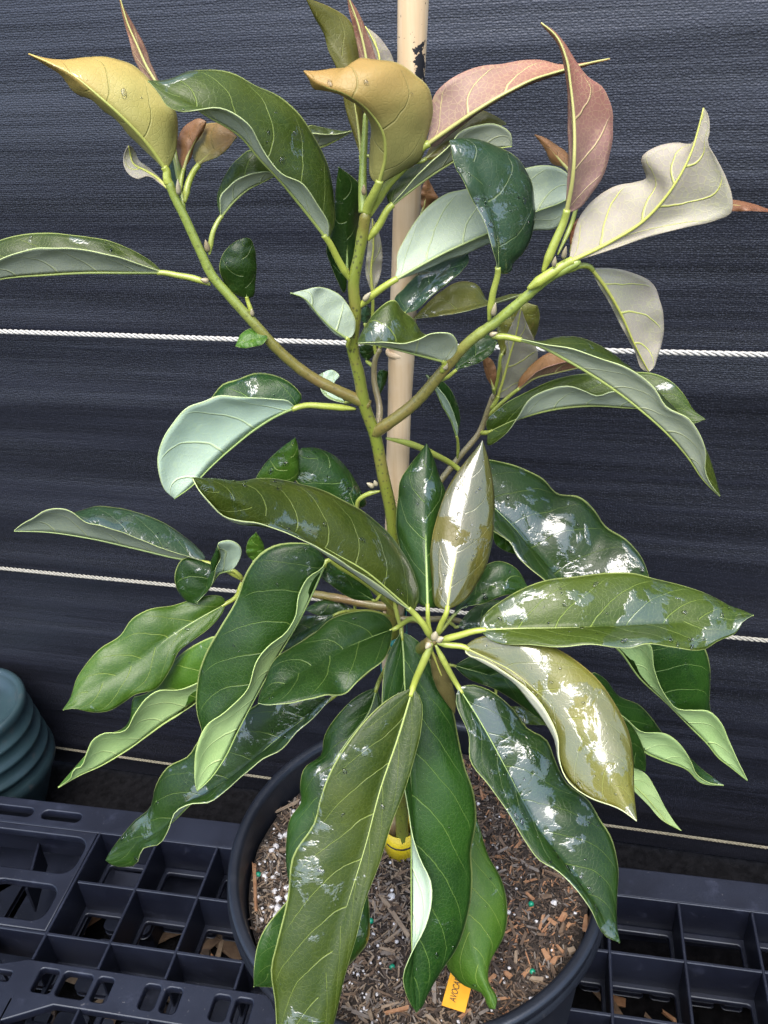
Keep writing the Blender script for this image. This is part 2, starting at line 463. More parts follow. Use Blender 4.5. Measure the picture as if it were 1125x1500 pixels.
def rope(z, rad, mat, label, sag):
    L = 1.45
    n = 1500
    V, Fc = [], []
    for k in range(3):
        P = []
        for i in range(n):
            s = -L + 2 * L * i / (n - 1)
            a = 2 * pi * (s / (rad * 7.5)) + 2 * pi * k / 3
            zz = z + noise.noise((s * 1.3, z, 0)) * sag
            P.append(cloth_pt(s, zz + sin(a) * rad * 0.60, -rad * 1.3 - 0.006 + cos(a) * rad * 0.60))
        v, f = tube_data(P, [rad * 0.46] * n, 6, True, len(V))
        V += v; Fc += f
    c = cloth_pt(0, z)
    o = mesh_obj('rope', V, Fc, mat, None, True, c)
    o.location = c
    tag(o, label, 'rope', 'ropes strung along the shade cloth')
RZ = [ZC + CD * q for q in (-0.3829, -0.7834, -1.1905)]
rope(RZ[0], 0.0025, M_ROPE, 'highest white twisted rope crossing the cloth behind the branches', 0.003)
rope(RZ[1], 0.0023, M_ROPE2, 'middle twisted rope on the cloth, level with the lower leaf whorl', 0.003)
rope(RZ[2], 0.0018, M_ROPE3, 'lowest thin dull rope on the cloth just above the pallet edge', 0.002)

# ------------------------------------------------------------------ pallet
YP = radians(-11.89)
PX = np.array([cos(YP), sin(YP), 0]); PY = np.array([sin(YP), -cos(YP), 0])
PO = np.array([-0.342, 0.6687, 0]); CWD, CDP = 0.0696, 0.061
def pg(i, j, z): return PO + PX * (i * CWD) + PY * (j * CDP) + np.array([0, 0, z])
pal = empty('pallet', tuple(pg(0, 0, 0)))
PAL = pg(0, 0, 0)
tag(pal, 'black plastic pallet with open square cells under the pot', 'pallet')

def rrect(i0, i1, j0, j1, r=0.1, n=5):
    out = []
    rx, ry = min(r, (i1-i0)*0.49), min(r * CWD / CDP, (j1-j0)*0.49)
    for cx, cy, a0 in ((i1-rx, j1-ry, 0), (i0+rx, j1-ry, 90), (i0+rx, j0+ry, 180), (i1-rx, j0+ry, 270)):
        for k in range(n + 1):
            a = radians(a0 + 90 * k / n)
            out.append((cx + rx * cos(a), cy + ry * sin(a)))
    return out

def plate(name, outline, holes, z, th, bev=0.0012, mat=None, parent=None):
    cu = bpy.data.curves.new(name, 'CURVE')
    cu.dimensions = '2D'; cu.fill_mode = 'BOTH'; cu.extrude = th / 2 - bev; cu.bevel_depth = bev; cu.bevel_resolution = 1
    cu.offset = -bev
    for loop in [outline] + holes:
        sp = cu.splines.new('POLY'); sp.points.add(len(loop) - 1); sp.use_cyclic_u = True
        for q, (i, j) in enumerate(loop):
            p = pg(i, j, 0) - PAL
            sp.points[q].co = (p[0], p[1], 0, 1)
    tmp = bpy.data.objects.new('tmp', cu)
    COL.objects.link(tmp)
    dg = bpy.context.evaluated_depsgraph_get()
    me = bpy.data.meshes.new_from_object(tmp.evaluated_get(dg))
    bpy.data.objects.remove(tmp); bpy.data.curves.remove(cu)
    me.name = name
    me.materials.clear(); me.materials.append(mat or M_PALLET)
    o = bpy.data.objects.new(name, me); COL.objects.link(o)
    o.parent = parent or pal
    o.location = (0, 0, z - th / 2)
    return o

def rib(name, i0, j0, i1, j1, z0, z1, t, parent=None, taper=0.6):
    a, b_ = pg(i0, j0, 0), pg(i1, j1, 0)
    d = (b_ - a) / np.linalg.norm(b_ - a); nn = np.array([-d[1], d[0], 0])
    bev = 0.0007
    V = []
    for z, w in ((z0, t * 0.5 * taper), (z1 - bev, t * 0.5), (z1, t * 0.5 - bev)):
        for p, sg in ((a, -1), (a, 1), (b_, 1), (b_, -1)):
            V.append(p + nn * sg * w + np.array([0, 0, z]))
    Fc = [(3, 2, 1, 0), (8, 9, 10, 11)]
    for q in (0, 4):
        for k in range(4): Fc.append((q+k, q+(k+1) % 4, q+4+(k+1) % 4, q+4+k))
    return mesh_obj(name, V, Fc, M_PALLET, parent or pal, False, PAL)

ZT = Z_PALLET
IM = 13
# back beam with two slots at its left end
plate('edge_beam', [(-6.5, -0.57), (IM, -0.57), (IM, -0.02), (-6.5, -0.02)],
      [rrect(-1.15, -0.45, -0.37, -0.17, 0.09), rrect(-2.2, -1.32, -0.37, -0.17, 0.09), rrect(-3.4, -2.5, -0.37, -0.17, 0.09), rrect(-4.6, -3.7, -0.37, -0.17, 0.09)], ZT, 0.012)
rib('edge_wall', -6.5, -0.55, IM, -0.55, 0.03, ZT - 0.0122, 0.004, taper=1)
rib('rib', -6.5, -0.03, IM, -0.03, ZT - 0.048, ZT - 0.0002, 0.0032)
for j, i0, i1 in ((1, 0.06, IM), (2, -3, IM)):
    rib('rib', i0, j, i1, j, ZT - 0.048, ZT - 0.0004, 0.0032)
for i in range(0, IM + 1):
    rib('rib', i, 0.0, i, 2.46, ZT - 0.047, ZT, 0.0030)
    rib('rib', i, 3.1, i, 4.6, ZT - 0.047, ZT, 0.0030)
rib('rib', 0, 3.86, IM, 3.86, ZT - 0.048, ZT - 0.0004, 0.0032)
# left end panel with big rounded openings
left_holes = [rrect(-2.9, -0.11, 0.14, 0.90, 0.22), rrect(-1.32, -0.16, 1.14, 1.82, 0.2), rrect(-2.9, -1.6, 1.14, 1.82, 0.2), rrect(-6.2, -3.2, 0.14, 1.82, 0.22)]
plate('end_panel', [(-6.5, 0.0), (-0.03, 0.0), (-0.03, 1.97), (-6.5, 1.97)], left_holes, ZT, 0.010)
rib('brace', -1.2, 0.02, -0.95, 0.98, ZT - 0.07, ZT - 0.03, 0.003)
rib('brace', -1.0, 2.02, -0.42, 2.62, ZT - 0.047, ZT - 0.001, 0.0032)
rib('brace', -2.0, 2.02, -1.5, 3.0, ZT - 0.047, ZT - 0.001, 0.0032)
# slotted strip in front of the open cells
holes = [rrect(0.20, 0.49, 2.57, 2.95, 0.05), rrect(0.56, 1.0, 2.57, 2.96, 0.06)]
for i in range(1, IM):
    holes.append(rrect(i + 0.075, i + 0.31, 2.57, 2.96, 0.06))
    if i > 1: holes.append(rrect(i - 0.23, i, 2.57, 2.96, 0.06))
holes += [rrect(-0.46, -0.18, 2.70, 2.86, 0.03)]
plate('slotted_strip', [(-6.5, 3.2), (-1.3, 3.2), (-0.62, 2.66), (-0.05, 2.46), (IM, 2.46), (IM, 3.1), (0.62, 3.1), (-0.3, 3.62), (-1.2, 3.8), (-6.5, 3.8)], holes, ZT, 0.010)
fh = []
for i in range(-6, IM):
    fh += [rrect(i + 0.08, i + 0.92, 4.72, 5.4, 0.08), rrect(i + 0.08, i + 0.92, 5.6, 6.6, 0.08), rrect(i + 0.08, i + 0.92, 6.8, 7.8, 0.08)]
plate('front_panel', [(-6.5, 4.6), (IM, 4.6), (IM, 8.0), (-6.5, 8.0)], fh, ZT, 0.010)
# bottom deck seen through the cells
bh = []
for i in range(-6, IM):
    for j0, j1 in ((0.1, 0.75), (1.25, 1.62), (1.82, 2.25), (2.5, 2.95), (3.3, 3.9), (4.3, 5.0), (5.5, 6.2), (6.7, 7.4)):
        if i < 1 and j0 < 2 and i > -3: continue
        bh += [rrect(i + 0.10, i + 0.58, j0, j1, 0.05), rrect(i + 0.70, i + 0.97, j0, j1, 0.05)]
bh += [rrect(-1.4, -0.2, 0.2, 2.1, 0.1), rrect(-2.9, -1.6, 0.2, 2.1, 0.1), rrect(0.15, 0.9, 0.2, 0.95, 0.1), rrect(0.15, 0.9, 1.15, 2.1, 0.1)]
plate('bottom_deck', [(-6.5, -0.5), (IM, -0.5), (IM, 8.0), (-6.5, 8.0)], bh, 0.052, 0.008)
# lower walls under the cell ribs: a ledge frame round each cell
lh = []
for i in range(0, IM):
    lh += [rrect(i + 0.07, i + 0.93, 0.10, 0.90, 0.05), rrect(i + 0.07, i + 0.93, 1.10, 1.90, 0.05), rrect(i + 0.05, i + 0.95, 2.08, 3.0, 0.05)]
plate('cell_ledge', [(-0.02, -0.02), (IM, -0.02), (IM, 3.08), (-0.02, 3.08)], lh, ZT - 0.0475, 0.006)
# feet blocks
for i in (-5.5, 0.5, 6.0, 12.0):
    for j in (0.4, 4.0, 7.4):
        rib('foot', i - 0.4, j, i + 0.4, j, 0.012, 0.0438, 0.05, taper=1)
        rib('post', i - 0.35, j, i + 0.35, j, 0.0525, ZT - 0.0545 if j < 3 else ZT - 0.0505, 0.036, taper=1)

# wood litter on the ground under the pallet
def chip_verts(c, L, Wd, H, rz, tilt, r):
    V = []
    for sx, sy, sz in ((-1, -1, 0), (1, -1, 0), (1, 1, 0), (-1, 1, 0), (-1, -1, 1), (1, -1, 1), (1, 1, 1), (-1, 1, 1)):
        x = sx * L * 0.5 * (0.62 + 0.38 * r.random()); y = sy * Wd * 0.5 * (0.25 + 0.75 * r.random()); z = (sz - 0.5) * H + 0.0
        z += x * tilt
        V.append((c[0] + x * cos(rz) - y * sin(rz), c[1] + x * sin(rz) + y * cos(rz), c[2] + z))
    return V
BOXF = [(3, 2, 1, 0), (4, 5, 6, 7), (0, 1, 5, 4), (1, 2, 6, 5), (2, 3, 7, 6), (3, 0, 4, 7)]
V, Fc, MI = [], [], []
for k in range(1500):
    x, y = rnd.uniform(-0.75, 0.7), rnd.uniform(0.1, 0.85)
    if x * cn[0] + y * cn[1] > 0.57: continue
    n = len(V)
    V += chip_verts((x, y, 0.005 + rnd.random() * 0.006), rnd.uniform(0.015, 0.06), rnd.uniform(0.005, 0.018), 0.003, rnd.uniform(0, pi), rnd.uniform(-0.15, 0.15), rnd)
    Fc += [tuple(q + n for q in f) for f in BOXF]; MI += [rnd.choice((0, 1, 1, 2, 3))] * 6
o = mesh_obj('wood_litter', V, Fc, M_CHIPS, None, False, None, MI)
tag(o, 'brown bark and wood litter on the ground under the pallet', 'litter', kind='stuff')

# ------------------------------------------------------------------ teal tub upside down behind the pallet
TC = (-0.546, 0.832)
tub = empty('plastic_tub', (TC[0], TC[1], 0)); tub_o = (TC[0], TC[1], 0)
tag(tub, 'ribbed teal plastic tub standing on the ground behind the pallet', 'tub')
prof = [(0.004, 0.176), (0.050, 0.176), (0.062, 0.179), (0.067, 0.188), (0.070, 0.1935), (0.0745, 0.1945), (0.0775, 0.191), (0.078, 0.184), (0.0755, 0.179)]
zz, rr = 0.179, 0.0755
for k in range(3):
    prof += [(rr + 0.0010, zz - 0.013), (rr + 0.0046, zz - 0.0155), (rr + 0.0052, zz - 0.020), (rr + 0.0024, zz - 0.0225)]
    zz -= 0.0235; rr += 0.0034
prof += [(rr + 0.003, 0.100), (rr + 0.0052, 0.094), (rr + 0.0045, 0.086), (rr - 0.003, 0.070), (rr - 0.014, 0.040), (rr - 0.022, 0.018), (rr - 0.024, 0.0165)]
v, f = lathe_data(prof, TC, 80)
f.append(tuple(range(80)))
mesh_obj('tub_wall', v, f, M_TEAL, tub, True, tub_o)

# ------------------------------------------------------------------ pot and soil
pot = empty('plant_pot', (POT.x, POT.y, Z_PALLET)); pot_o = (POT.x, POT.y, Z_PALLET)
tag(pot, 'round black plastic nursery pot filled with bark mix', 'pot')
R = 0.14
outer = [(0.113, Z_PALLET + 0.002), (0.116, Z_PALLET + 0.012), (0.132, Z_RIM - 0.030), (0.1335, Z_RIM - 0.0165), (0.1365, Z_RIM - 0.0160)]
inner = [(0.1325, Z_RIM - 0.001), (0.1315, Z_RIM - 0.006), (0.1290, Z_RIM - 0.030), (0.1245, Z_RIM - 0.070)]
v, f = lathe_data([(0.002, Z_PALLET + 0.0012), (0.108, Z_PALLET + 0.0012)] + outer + [(0.1340, Z_RIM - 0.004)], POT, 120)
mesh_obj('wall', v, f, M_POT, pot, True, pot_o)
rimp = [(0.1342, Z_RIM - 0.0162), (0.1398, Z_RIM - 0.0165), (0.1418, Z_RIM - 0.0150), (0.1418, Z_RIM - 0.0120), (0.1398, Z_RIM - 0.0100), (0.1390, Z_RIM - 0.0080),
        (0.1400, Z_RIM - 0.0060), (0.1405, Z_RIM - 0.0035), (0.1395, Z_RIM - 0.0010), (0.1370, Z_RIM), (0.1345, Z_RIM - 0.0006)]
v, f = lathe_data(rimp + inner, POT, 160)
mesh_obj('rim', v, f, M_POT, pot, True, pot_o)

soil = empty('potting_mix', (POT.x, POT.y, Z_SOIL)); soil_o = (POT.x, POT.y, Z_SOIL)
tag(soil, 'dark bark potting mix with white perlite inside the black pot', 'potting mix')
def soil_h(x, y):
    r = hypot(x - POT.x, y - POT.y)
    return Z_SOIL + noise.noise((x*28, y*28, 1)) * 0.0035 + noise.noise((x*110, y*110, 4)) * 0.0016 + 0.006 * max(0, 1 - r / 0.05)
SV, SF = [], []
NR, NS = 46, 140
for i in range(NR + 1):
    for k in range(NS):
        r = 0.1278 * i / NR; a = 2 * pi * k / NS
        x, y = POT.x + r * cos(a), POT.y + r * sin(a)
        SV.append((x, y, soil_h(x, y)))
for i in range(NR):
    for k in range(NS):
        k2 = (k + 1) % NS
        SF.append((i*NS+k, (i+1)*NS+k, (i+1)*NS+k2, i*NS+k2))
mesh_obj('soil_bed', SV, SF, M_SOIL, soil, True, soil_o)
V, Fc, MI = [], [], []
for k in range(13000):
    r = 0.125 * sqrt(rnd.random()); a = rnd.uniform(0, 2 * pi)
    x, y = POT.x + r * cos(a), POT.y + r * sin(a)
    n = len(V)
    big = rnd.random()
    L = rnd.uniform(0.002, 0.007) if big < 0.9 else rnd.uniform(0.007, 0.015)
    V += chip_verts((x, y, soil_h(x, y) + rnd.uniform(-0.0005, 0.0028)), L, L * rnd.uniform(0.09, 0.30), rnd.uniform(0.0004, 0.0012), rnd.uniform(0, pi), rnd.uniform(-0.45, 0.45), rnd)
    Fc += [tuple(q + n for q in f) for f in BOXF]
    lit = 1 if x < POT.x + 0.02 else 0  # left chips get paler colours, painting in the light on that side
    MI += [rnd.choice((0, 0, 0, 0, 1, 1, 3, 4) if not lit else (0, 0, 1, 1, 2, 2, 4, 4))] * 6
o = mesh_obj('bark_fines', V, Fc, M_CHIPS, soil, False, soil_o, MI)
tag(o, kind='stuff')

def pebble(name, c, r, mat, parent, off, seed, squash=0.8):
    bm = bmesh.new()
    bmesh.ops.create_icosphere(bm, subdivisions=2 if r > 0.0015 else 1, radius=r)
    V = []
    for vv in bm.verts:
        k = 1 + 0.75 * noise.noise((vv.co.x / r * 1.3 + seed, vv.co.y / r * 1.3, vv.co.z / r * 1.3))
        V.append((c[0] + vv.co.x * k, c[1] + vv.co.y * k, c[2] + vv.co.z * k * squash))
    Fc = [tuple(q.index for q in fc.verts) for fc in bm.faces]
    bm.free()
    return V, Fc
pv, pf = [], []
for k in range(900):
    a = rnd.uniform(0, 2 * pi)
    r = 0.124 * sqrt(rnd.random())
    x, y = POT.x + r * cos(a), POT.y + r * sin(a)
    if x > POT.x - 0.03 and rnd.random() < 0.72: continue
    q = rnd.uniform(0.0005, 0.0015)
    v, f = pebble('', (x, y, soil_h(x, y) + 0.001 + q * 0.4), q, None, None, None, k)
    n = len(pv); pv += v; pf += [tuple(t + n for t in ff) for ff in f]
o = mesh_obj('perlite_fines', pv, pf, M_PERLITE, soil, True, soil_o)
tag(o, kind='stuff')
for k in range(90):
    if k < 70: x, y = POT.x + rnd.uniform(-0.122, -0.05), POT.y + rnd.uniform(-0.05, 0.09)
    else: x, y = POT.x + rnd.uniform(-0.06, 0.11), POT.y + rnd.uniform(-0.11, 0.08)
    if hypot(x - POT.x, y - POT.y) > 0.122: continue
    q = rnd.uniform(0.0016, 0.0029)
    v, f = pebble('', (x, y, soil_h(x, y) + q * 0.7), q, None, None, None, k + 50)
    mesh_obj('perlite_granule', v, f, M_PERLITE, soil, True, soil_o)
for x, y in ((378, 1279), (543, 1346), (780, 1422), (778, 1324), (574, 1413)):
    p = on_level(x, y, Z_SOIL + 0.004); p[2] = soil_h(p[0], p[1]) + 0.0016
    v, f = lathe_data([(0.0021 * cos(radians(t)), p[2] + 0.0021 * sin(radians(t))) for t in range(-90, 91, 15)], p, 16)
    mesh_obj('fertiliser_bead', v, f, M_BEAD, soil, True, soil_o)
# the larger wood chips and twigs that can be told apart: photo px of both ends, width mm, material
for x0, y0, x1, y1, wd, mi in ((372, 1262, 375, 1338, 3.2, 3), (389, 1196, 440, 1172, 3.0, 2), (400, 1205, 412, 1218, 2.5, 1), (433, 1137, 424, 1160, 2.5, 1),
        (557, 1311, 597, 1372, 4.0, 2), (563, 1382, 585, 1364, 3.5, 2), (564, 1486, 600, 1478, 4.5, 3), (796, 1391, 804, 1407, 6.5, 3), (858, 1338, 857, 1362, 5, 3),
        (820, 1352, 828, 1338, 4.5, 3), (835, 1352, 830, 1358, 4, 3), (756, 1392, 755, 1412, 4, 2), (815, 1383, 826, 1396, 2.5, 3), (776, 1433, 797, 1437, 4, 2),
        (739, 1425, 748, 1433, 4, 3), (764, 1384, 771, 1363, 3, 1), (800, 1345, 815, 1356, 5, 3), (746, 1345, 754, 1368, 2.6, 1), (822, 1370, 826, 1352, 4, 1),
        (703, 1150, 707, 1175, 2.4, 3), (712, 1160, 728, 1162, 2.0, 1), (810, 1412, 815, 1403, 5, 3), (668, 1476, 690, 1483, 4, 2), (700, 1487, 716, 1478, 3, 4),
        (770, 1310, 782, 1320, 4, 3), (690, 1478, 672, 1492, 3, 3), (833, 1394, 842, 1391, 5, 2), (548, 1452, 575, 1462, 2.5, 1)):
    z = Z_SOIL + 0.003
    a, b_ = on_level(x0, y0, z), on_level(x1, y1, z)
    c = (a + b_) / 2; c[2] = soil_h(c[0], c[1]) + 0.003
    rz = math.atan2(b_[1] - a[1], b_[0] - a[0])
    v = chip_verts(c, max(np.linalg.norm(b_ - a) * 1.12, wd * 0.0013), wd * 0.001, 0.0018, rz, rnd.uniform(-0.08, 0.08), rnd)
    mesh_obj('wood_chip', v, BOXF, M_CHIPS[mi], soil, False, soil_o)

# ------------------------------------------------------------------ stake
sa, sb = at(603.5, 0, 3.0), at(586, 600, 3.0)
sdir = (sb - sa) / np.linalg.norm(sb - sa)
stop_ = sa - sdir * 0.10
sbot = sa + sdir * ((sa[2] - (Z_SOIL - 0.05)) / -sdir[2])
b, P, gn, c, sp = wood_material()
zc = at(606, 75, 3.0)
# black paint flakes: local band of height round the pole near its top
hz = b.math('ADD', sp.outputs[2], 0.0)
stake = empty('stake', tuple(sbot)); stake_o = sbot
tag(stake, 'pale wooden stake with flaking black paint standing behind the stem', 'stake')
lz0, lz1 = at(606, 132, 3.0)[2] - sbot[2], at(606, 45, 3.0)[2] - sbot[2]
band = b.math('MULTIPLY', b.ss(hz, lz0 - 0.006, lz0 + 0.004), b.math('SUBTRACT', 1.0, b.ss(hz, lz0 + 0.012, lz1)))
lx = at(613, 100, 3.0)[0] - sbot[0]
side = b.math('SUBTRACT', 1.0, b.ss(b.math('ABSOLUTE', b.math('SUBTRACT', sp.outputs[0], lx)), 0.0005, 0.0055))
fl = b.noise(P, 260, 4, 0.65)
fm = b.ss(b.math('ADD', fl, b.math('MULTIPLY', b.math('MULTIPLY', band, side), 0.30)), 0.66, 0.68)
fleck = b.math('MULTIPLY', b.ss(b.noise(P, 600, 2), 0.70, 0.73), b.ss(hz, lz0, lz1 + 0.03))
fm = b.math('MAXIMUM', b.math('MULTIPLY', fm, b.ss(hz, lz0 - 0.008, lz0)), fleck)
c = b.mix(fm, c, (0.006, 0.006, 0.008))
M_WOOD = b.done(b.bsdf(Base_Color=c, Roughness=0.55, Normal=b.bump(gn, 0.25, 0.0006)))
SP, SR = [], []
for k in range(60):
    t = k / 59
    p = stop_ * (1 - t) + sbot * t
    SP.append(p + np.array([sin(t * 9) * 0.0006, 0, 0])); SR.append(0.0069 + 0.0003 * sin(t * 23) + 0.0002 * sin(t * 57))
tube('pole', SP, SR, M_WOOD, stake, stake_o, 24)
kn = at(584.3, 516, 3.0)
tube('knot_ring', [kn - sdir * 0.0018, kn - sdir * 0.0006, kn + sdir * 0.0006, kn + sdir * 0.0018], [0.0066, 0.00735, 0.0074, 0.0066], M_WOOD, stake, stake_o, 24)

# ------------------------------------------------------------------ the plant
PB = at(590, 1275, 1.4)
PB[2] = Z_SOIL
plant = empty('avocado_plant', tuple(PB))
tag(plant, 'young avocado tree with glossy drooping leaves growing in the black pot', 'plant')

def px_path(pts, n):
    return catmull([at(*p) for p in pts], n)

STEMS = []
def stem(name, pts, r0_, r1_, mat, n=60, knob=0.0):
    P = px_path(pts, n)
    STEMS.append(P[2:])
    Rr = [r0_ + (r1_ - r0_) * i / (n - 1) + knob * (noise.noise((i * 0.35, r0_ * 1e4, 0))) for i in range(n)]
    Rr[-1] *= 0.6
    return tube(name, P, Rr, mat, plant, PB, 14)

TR = [(590, 1290, 1.5), (589, 1215, 1.3), (583, 1080, 1.0), (577, 960, 0.6), (574, 883, 0.3), (577, 790, 0), (572, 745, 0), (562, 700, 0), (548, 633, 0), (534, 594, 0), (526, 550, 0), (516, 505, 0), (521, 462, 0), (518, 412, 0), (526, 372, 0), (533, 330, 0), (536, 308, -0.2)]
stem('trunk', TR, 0.0052, 0.0027, M_TRUNK, 140, 0.0003)
M_BR1 = stem_material('branch_brown_to_green', (0.14, 0.125, 0.03), (0.16, 0.095, 0.04), 0.4, (0.185, 0.235, 0.045), at(540, 594, 0) - PB)
M_BR2 = stem_material('branch_russet_to_green', (0.14, 0.125, 0.03), (0.19, 0.085, 0.04), 0.4, (0.185, 0.235, 0.045), at(549, 634, 0) - PB)
stem('branch', [(540, 594, 0), (521, 584, 0), (490, 570, -0.3), (458, 553, -0.5), (408, 513, -0.8), (375, 477, -1), (333, 430, -1), (313, 407, -1), (293, 367, -1), (270, 317, -1), (252, 280, -1), (246, 262, -1)], 0.0031, 0.0019, M_BR1, 90, 0.0002)
stem('branch', [(549, 634, 0), (562, 625, -0.4), (608, 590, -0.9), (652, 540, -1.4), (686, 502, -1.8), (728, 470, -2.2), (775, 431, -2.6), (800, 410, -2.8), (828, 394, -3), (850, 382, -3)], 0.0034, 0.0020, M_BR2, 100, 0.0003)
stem('branch', [(553, 630, 0.3), (556, 600, 1.2), (548, 555, 1.8), (550, 525, 1.9), (557, 510, 1.9)], 0.0020, 0.0014, M_TWIG, 40, 0.0002)
stem('branch', [(574, 880, 0.3), (600, 790, 4), (640, 712, 6.5), (675, 667, 7.2), (703, 632, 7.5), (716, 597, 7.5), (724, 576, 7.5)], 0.0026, 0.0017, M_TWIG, 60, 0.0002)
stem('branch', [(576, 890, 0.3), (545, 886, 0.6), (515, 880, 1.0), (458, 870, 2.0), (400, 862, 3), (352, 848, 3.5)], 0.0030, 0.0020, M_BRANCH, 60, 0.0003)
stem('branch', [(576, 985, 0.5), (598, 962, -2), (620, 948, -5), (634, 938, -6.6)], 0.0034, 0.0034, M_TRUNK, 40, 0.0003)
stem('branch', [(574, 905, 0.4), (605, 908, 0.2), (660, 907, 0.6), (690, 915, 1.0), (720, 925, 1.4)], 0.0022, 0.0014, M_TWIG, 40, 0.0002)
stem('shoot', [(532, 312, -0.1), (531, 280, 0.2), (532, 240, 0.4), (534, 205, 0.5), (536, 165, 0.6)], 0.0023, 0.0012, M_SHOOT, 40)
stem('shoot', [(268, 312, -1), (268, 296, -0.7), (266, 280, -0.4)], 0.0013, 0.0008, M_SHOOT, 20)

FR = {'A': (0, 0, 3), 'B': (375, 0, 3), 'C': (750, 0, 3), 'D': (0, 500, 3), 'E': (375, 500, 3), 'F': (750, 500, 3), 'G': (50, 900, 3), 'H': (375, 1000, 3), 'I': (750, 850, 3), 'J': (475, 225, 3.75), 'O': (0, 0, 1)}
def pts(s):
    out, fr = [], FR['O']
    for tok in s.split():
        if tok in FR: fr = FR[tok]; continue
        a = [float(q) for q in tok.split(',')]
        out.append((fr[0] + a[0] / fr[2], fr[1] + a[1] / fr[2]) + tuple(a[2:]))
    return out

NU, NH = 44, 9
LEAF_INFO = []
WET = {'M': 0.42, 'N': 0.42, 'G': 0.2, 'B': 0.58, 'Y': 0.1, 'O': 0.5, 'P': 0.1, 'W': 0.2, 'D': 0.38}
def leaf(cat, mid, d, s1, s2, a1=0.0, a2=0.0, f1=None, f2=None, pet=None, drops=0, pr=1.5, label=None, wet=None):
    """mid: midrib pixels, d: depths along it, s1/s2: the left/right margin seen from above with the tip away,
    a1/a2: how far each margin stands behind the midrib (cm), f1/f2: fold line between midrib and margin"""
    idx = len(LEAF_INFO)
    mp = pts(mid)
    m2 = catmull([p[:2] for p in mp], NU)
    S_ = np.linspace(0, 1, NU)
    dd = catmull([(q,) for q in d], NU)[:, 0] if len(d) > 2 else np.interp(S_, np.linspace(0, 1, len(d)), d)
    MID = np.array([at(m2[i][0], m2[i][1], dd[i]) for i in range(NU)])
    def edge(s, a, wav):
        e = [mp[0][:2]] + [p[:2] for p in pts(s)] + [mp[-1][:2]]
        e2 = catmull(e, NU)
        prof_ = np.sin(pi * np.clip(S_, 0, 1)) ** 0.7
        return np.array([at(e2[i][0], e2[i][1], dd[i] + a * prof_[i] + 0.25 * wav * prof_[i] * noise.noise((i * 0.16, idx * 3.7, a)))  for i in range(NU)])
    E1, E2 = edge(s1, a1, 1), edge(s2, a2, 1)
    Fl = [None, None]
    if f1: Fl[0] = edge(f1, a1 * 0.35 + 0.1, 0)
    if f2: Fl[1] = edge(f2, a2 * 0.35 + 0.1, 0)
    G = np.zeros((NU, 2 * NH + 1, 3))
    for i in range(NU):
        G[i, NH] = MID[i]
        for sgn, E_, Fo in ((-1, E1, Fl[0]), (1, E2, Fl[1])):
            for k in range(1, NH + 1):
                t = k / NH
                if Fo is None:
                    q = MID[i] * (1 - t) + E_[i] * t
                else:
                    # through the fold at t = 0.7
                    tf = 0.7
                    if t <= tf: q = MID[i] * (1 - t / tf) + Fo[i] * (t / tf)
                    else: q = Fo[i] * (1 - (t - tf) / (1 - tf)) + E_[i] * ((t - tf) / (1 - tf))
                G[i, NH + sgn * k] = q
    def normals(G):
        du = np.gradient(G, axis=0); dv = np.gradient(G, axis=1)
        Nn = np.cross(dv, du)
        ln = np.linalg.norm(Nn, axis=2, keepdims=True)
        for _ in range(2):
            bad = ln[:, :, 0] < 1e-10
            Nn[bad] = 0
        Nn = Nn / np.maximum(ln, 1e-10)
        Nn[0] = Nn[1]; Nn[-1] = Nn[-2]
        return Nn
    Nn = normals(G)
    # upper side: seen from above with the tip away, left margin on the left
    w = np.abs(np.linspace(-1, 1, 2 * NH + 1))
    hw1 = np.linalg.norm(E1 - MID, axis=1); hw2 = np.linalg.norm(E2 - MID, axis=1)
    Ls = np.linalg.norm(np.diff(MID, axis=0), axis=1).sum()
    for i in range(NU):
        for k in range(2 * NH + 1):
            hw = hw1[i] if k < NH else hw2[i]
            bulge = 0.10 * hw * sin(pi * min(1, w[k])) if w[k] > 0 else 0
            ripple = 0.045 * hw * noise.noise((i * 0.22 + idx * 7.1, k * 0.35, 2.0)) * (w[k] ** 0.7)
            G[i, k] += Nn[i, k] * (bulge + ripple)
    Nn = normals(G)
    TH = 0.00022
    top = G + Nn * TH; bot = G - Nn * TH
    nv = 2 * NH + 1
    V = [top[i, k] for i in range(NU) for k in range(nv)] + [bot[i, k] for i in range(NU) for k in range(nv)]
    UV = [(i / (NU - 1), k / (nv - 1)) for i in range(NU) for k in range(nv)] * 2
    Fc, MI = [], []
    B0 = NU * nv
    for i in range(NU - 1):
        for k in range(nv - 1):
            a, b_, c_, d_ = i*nv+k, i*nv+k+1, (i+1)*nv+k+1, (i+1)*nv+k
            Fc.append((a, b_, c_, d_)); MI.append(0)
            Fc.append((B0+d_, B0+c_, B0+b_, B0+a)); MI.append(1)
    for i in range(NU - 1):
        a, d_ = i*nv, (i+1)*nv
        Fc.append((a, d_, B0+d_, B0+a)); MI.append(1)
        a, d_ = i*nv+nv-1, (i+1)*nv+nv-1
        Fc.append((d_, a, B0+a, B0+d_)); MI.append(1)
    vs = min(max(Ls / 0.14, 0.3), 1.15)
    UV2 = [(q[0] * vs, min(1.0, vs)) for q in UV]
    o = mesh_obj('leaf', V, Fc, list(LM[cat]), plant, True, PB, MI, UV, UV2)
    if label: o['label'] = label
    o.pass_index = int(100 * (wet if wet is not None else WET[cat]))      # how wet the upper side is
    # midrib
    MR = G[:, NH] - Nn[:, NH] * 0.00035
    wid = (0.0011 + 0.006 * Ls) * (0.42 if cat in 'MNBGOD' else 0.58)
    tube('midrib', MR, [wid * (1 - 0.8 * (i / (NU - 1)) ** 0.8) + 0.00012 for i in range(NU)], M_RIB[cat], o, PB, 8)
    # petiole, from the given path or from the nearest point of a stem
    pp = None
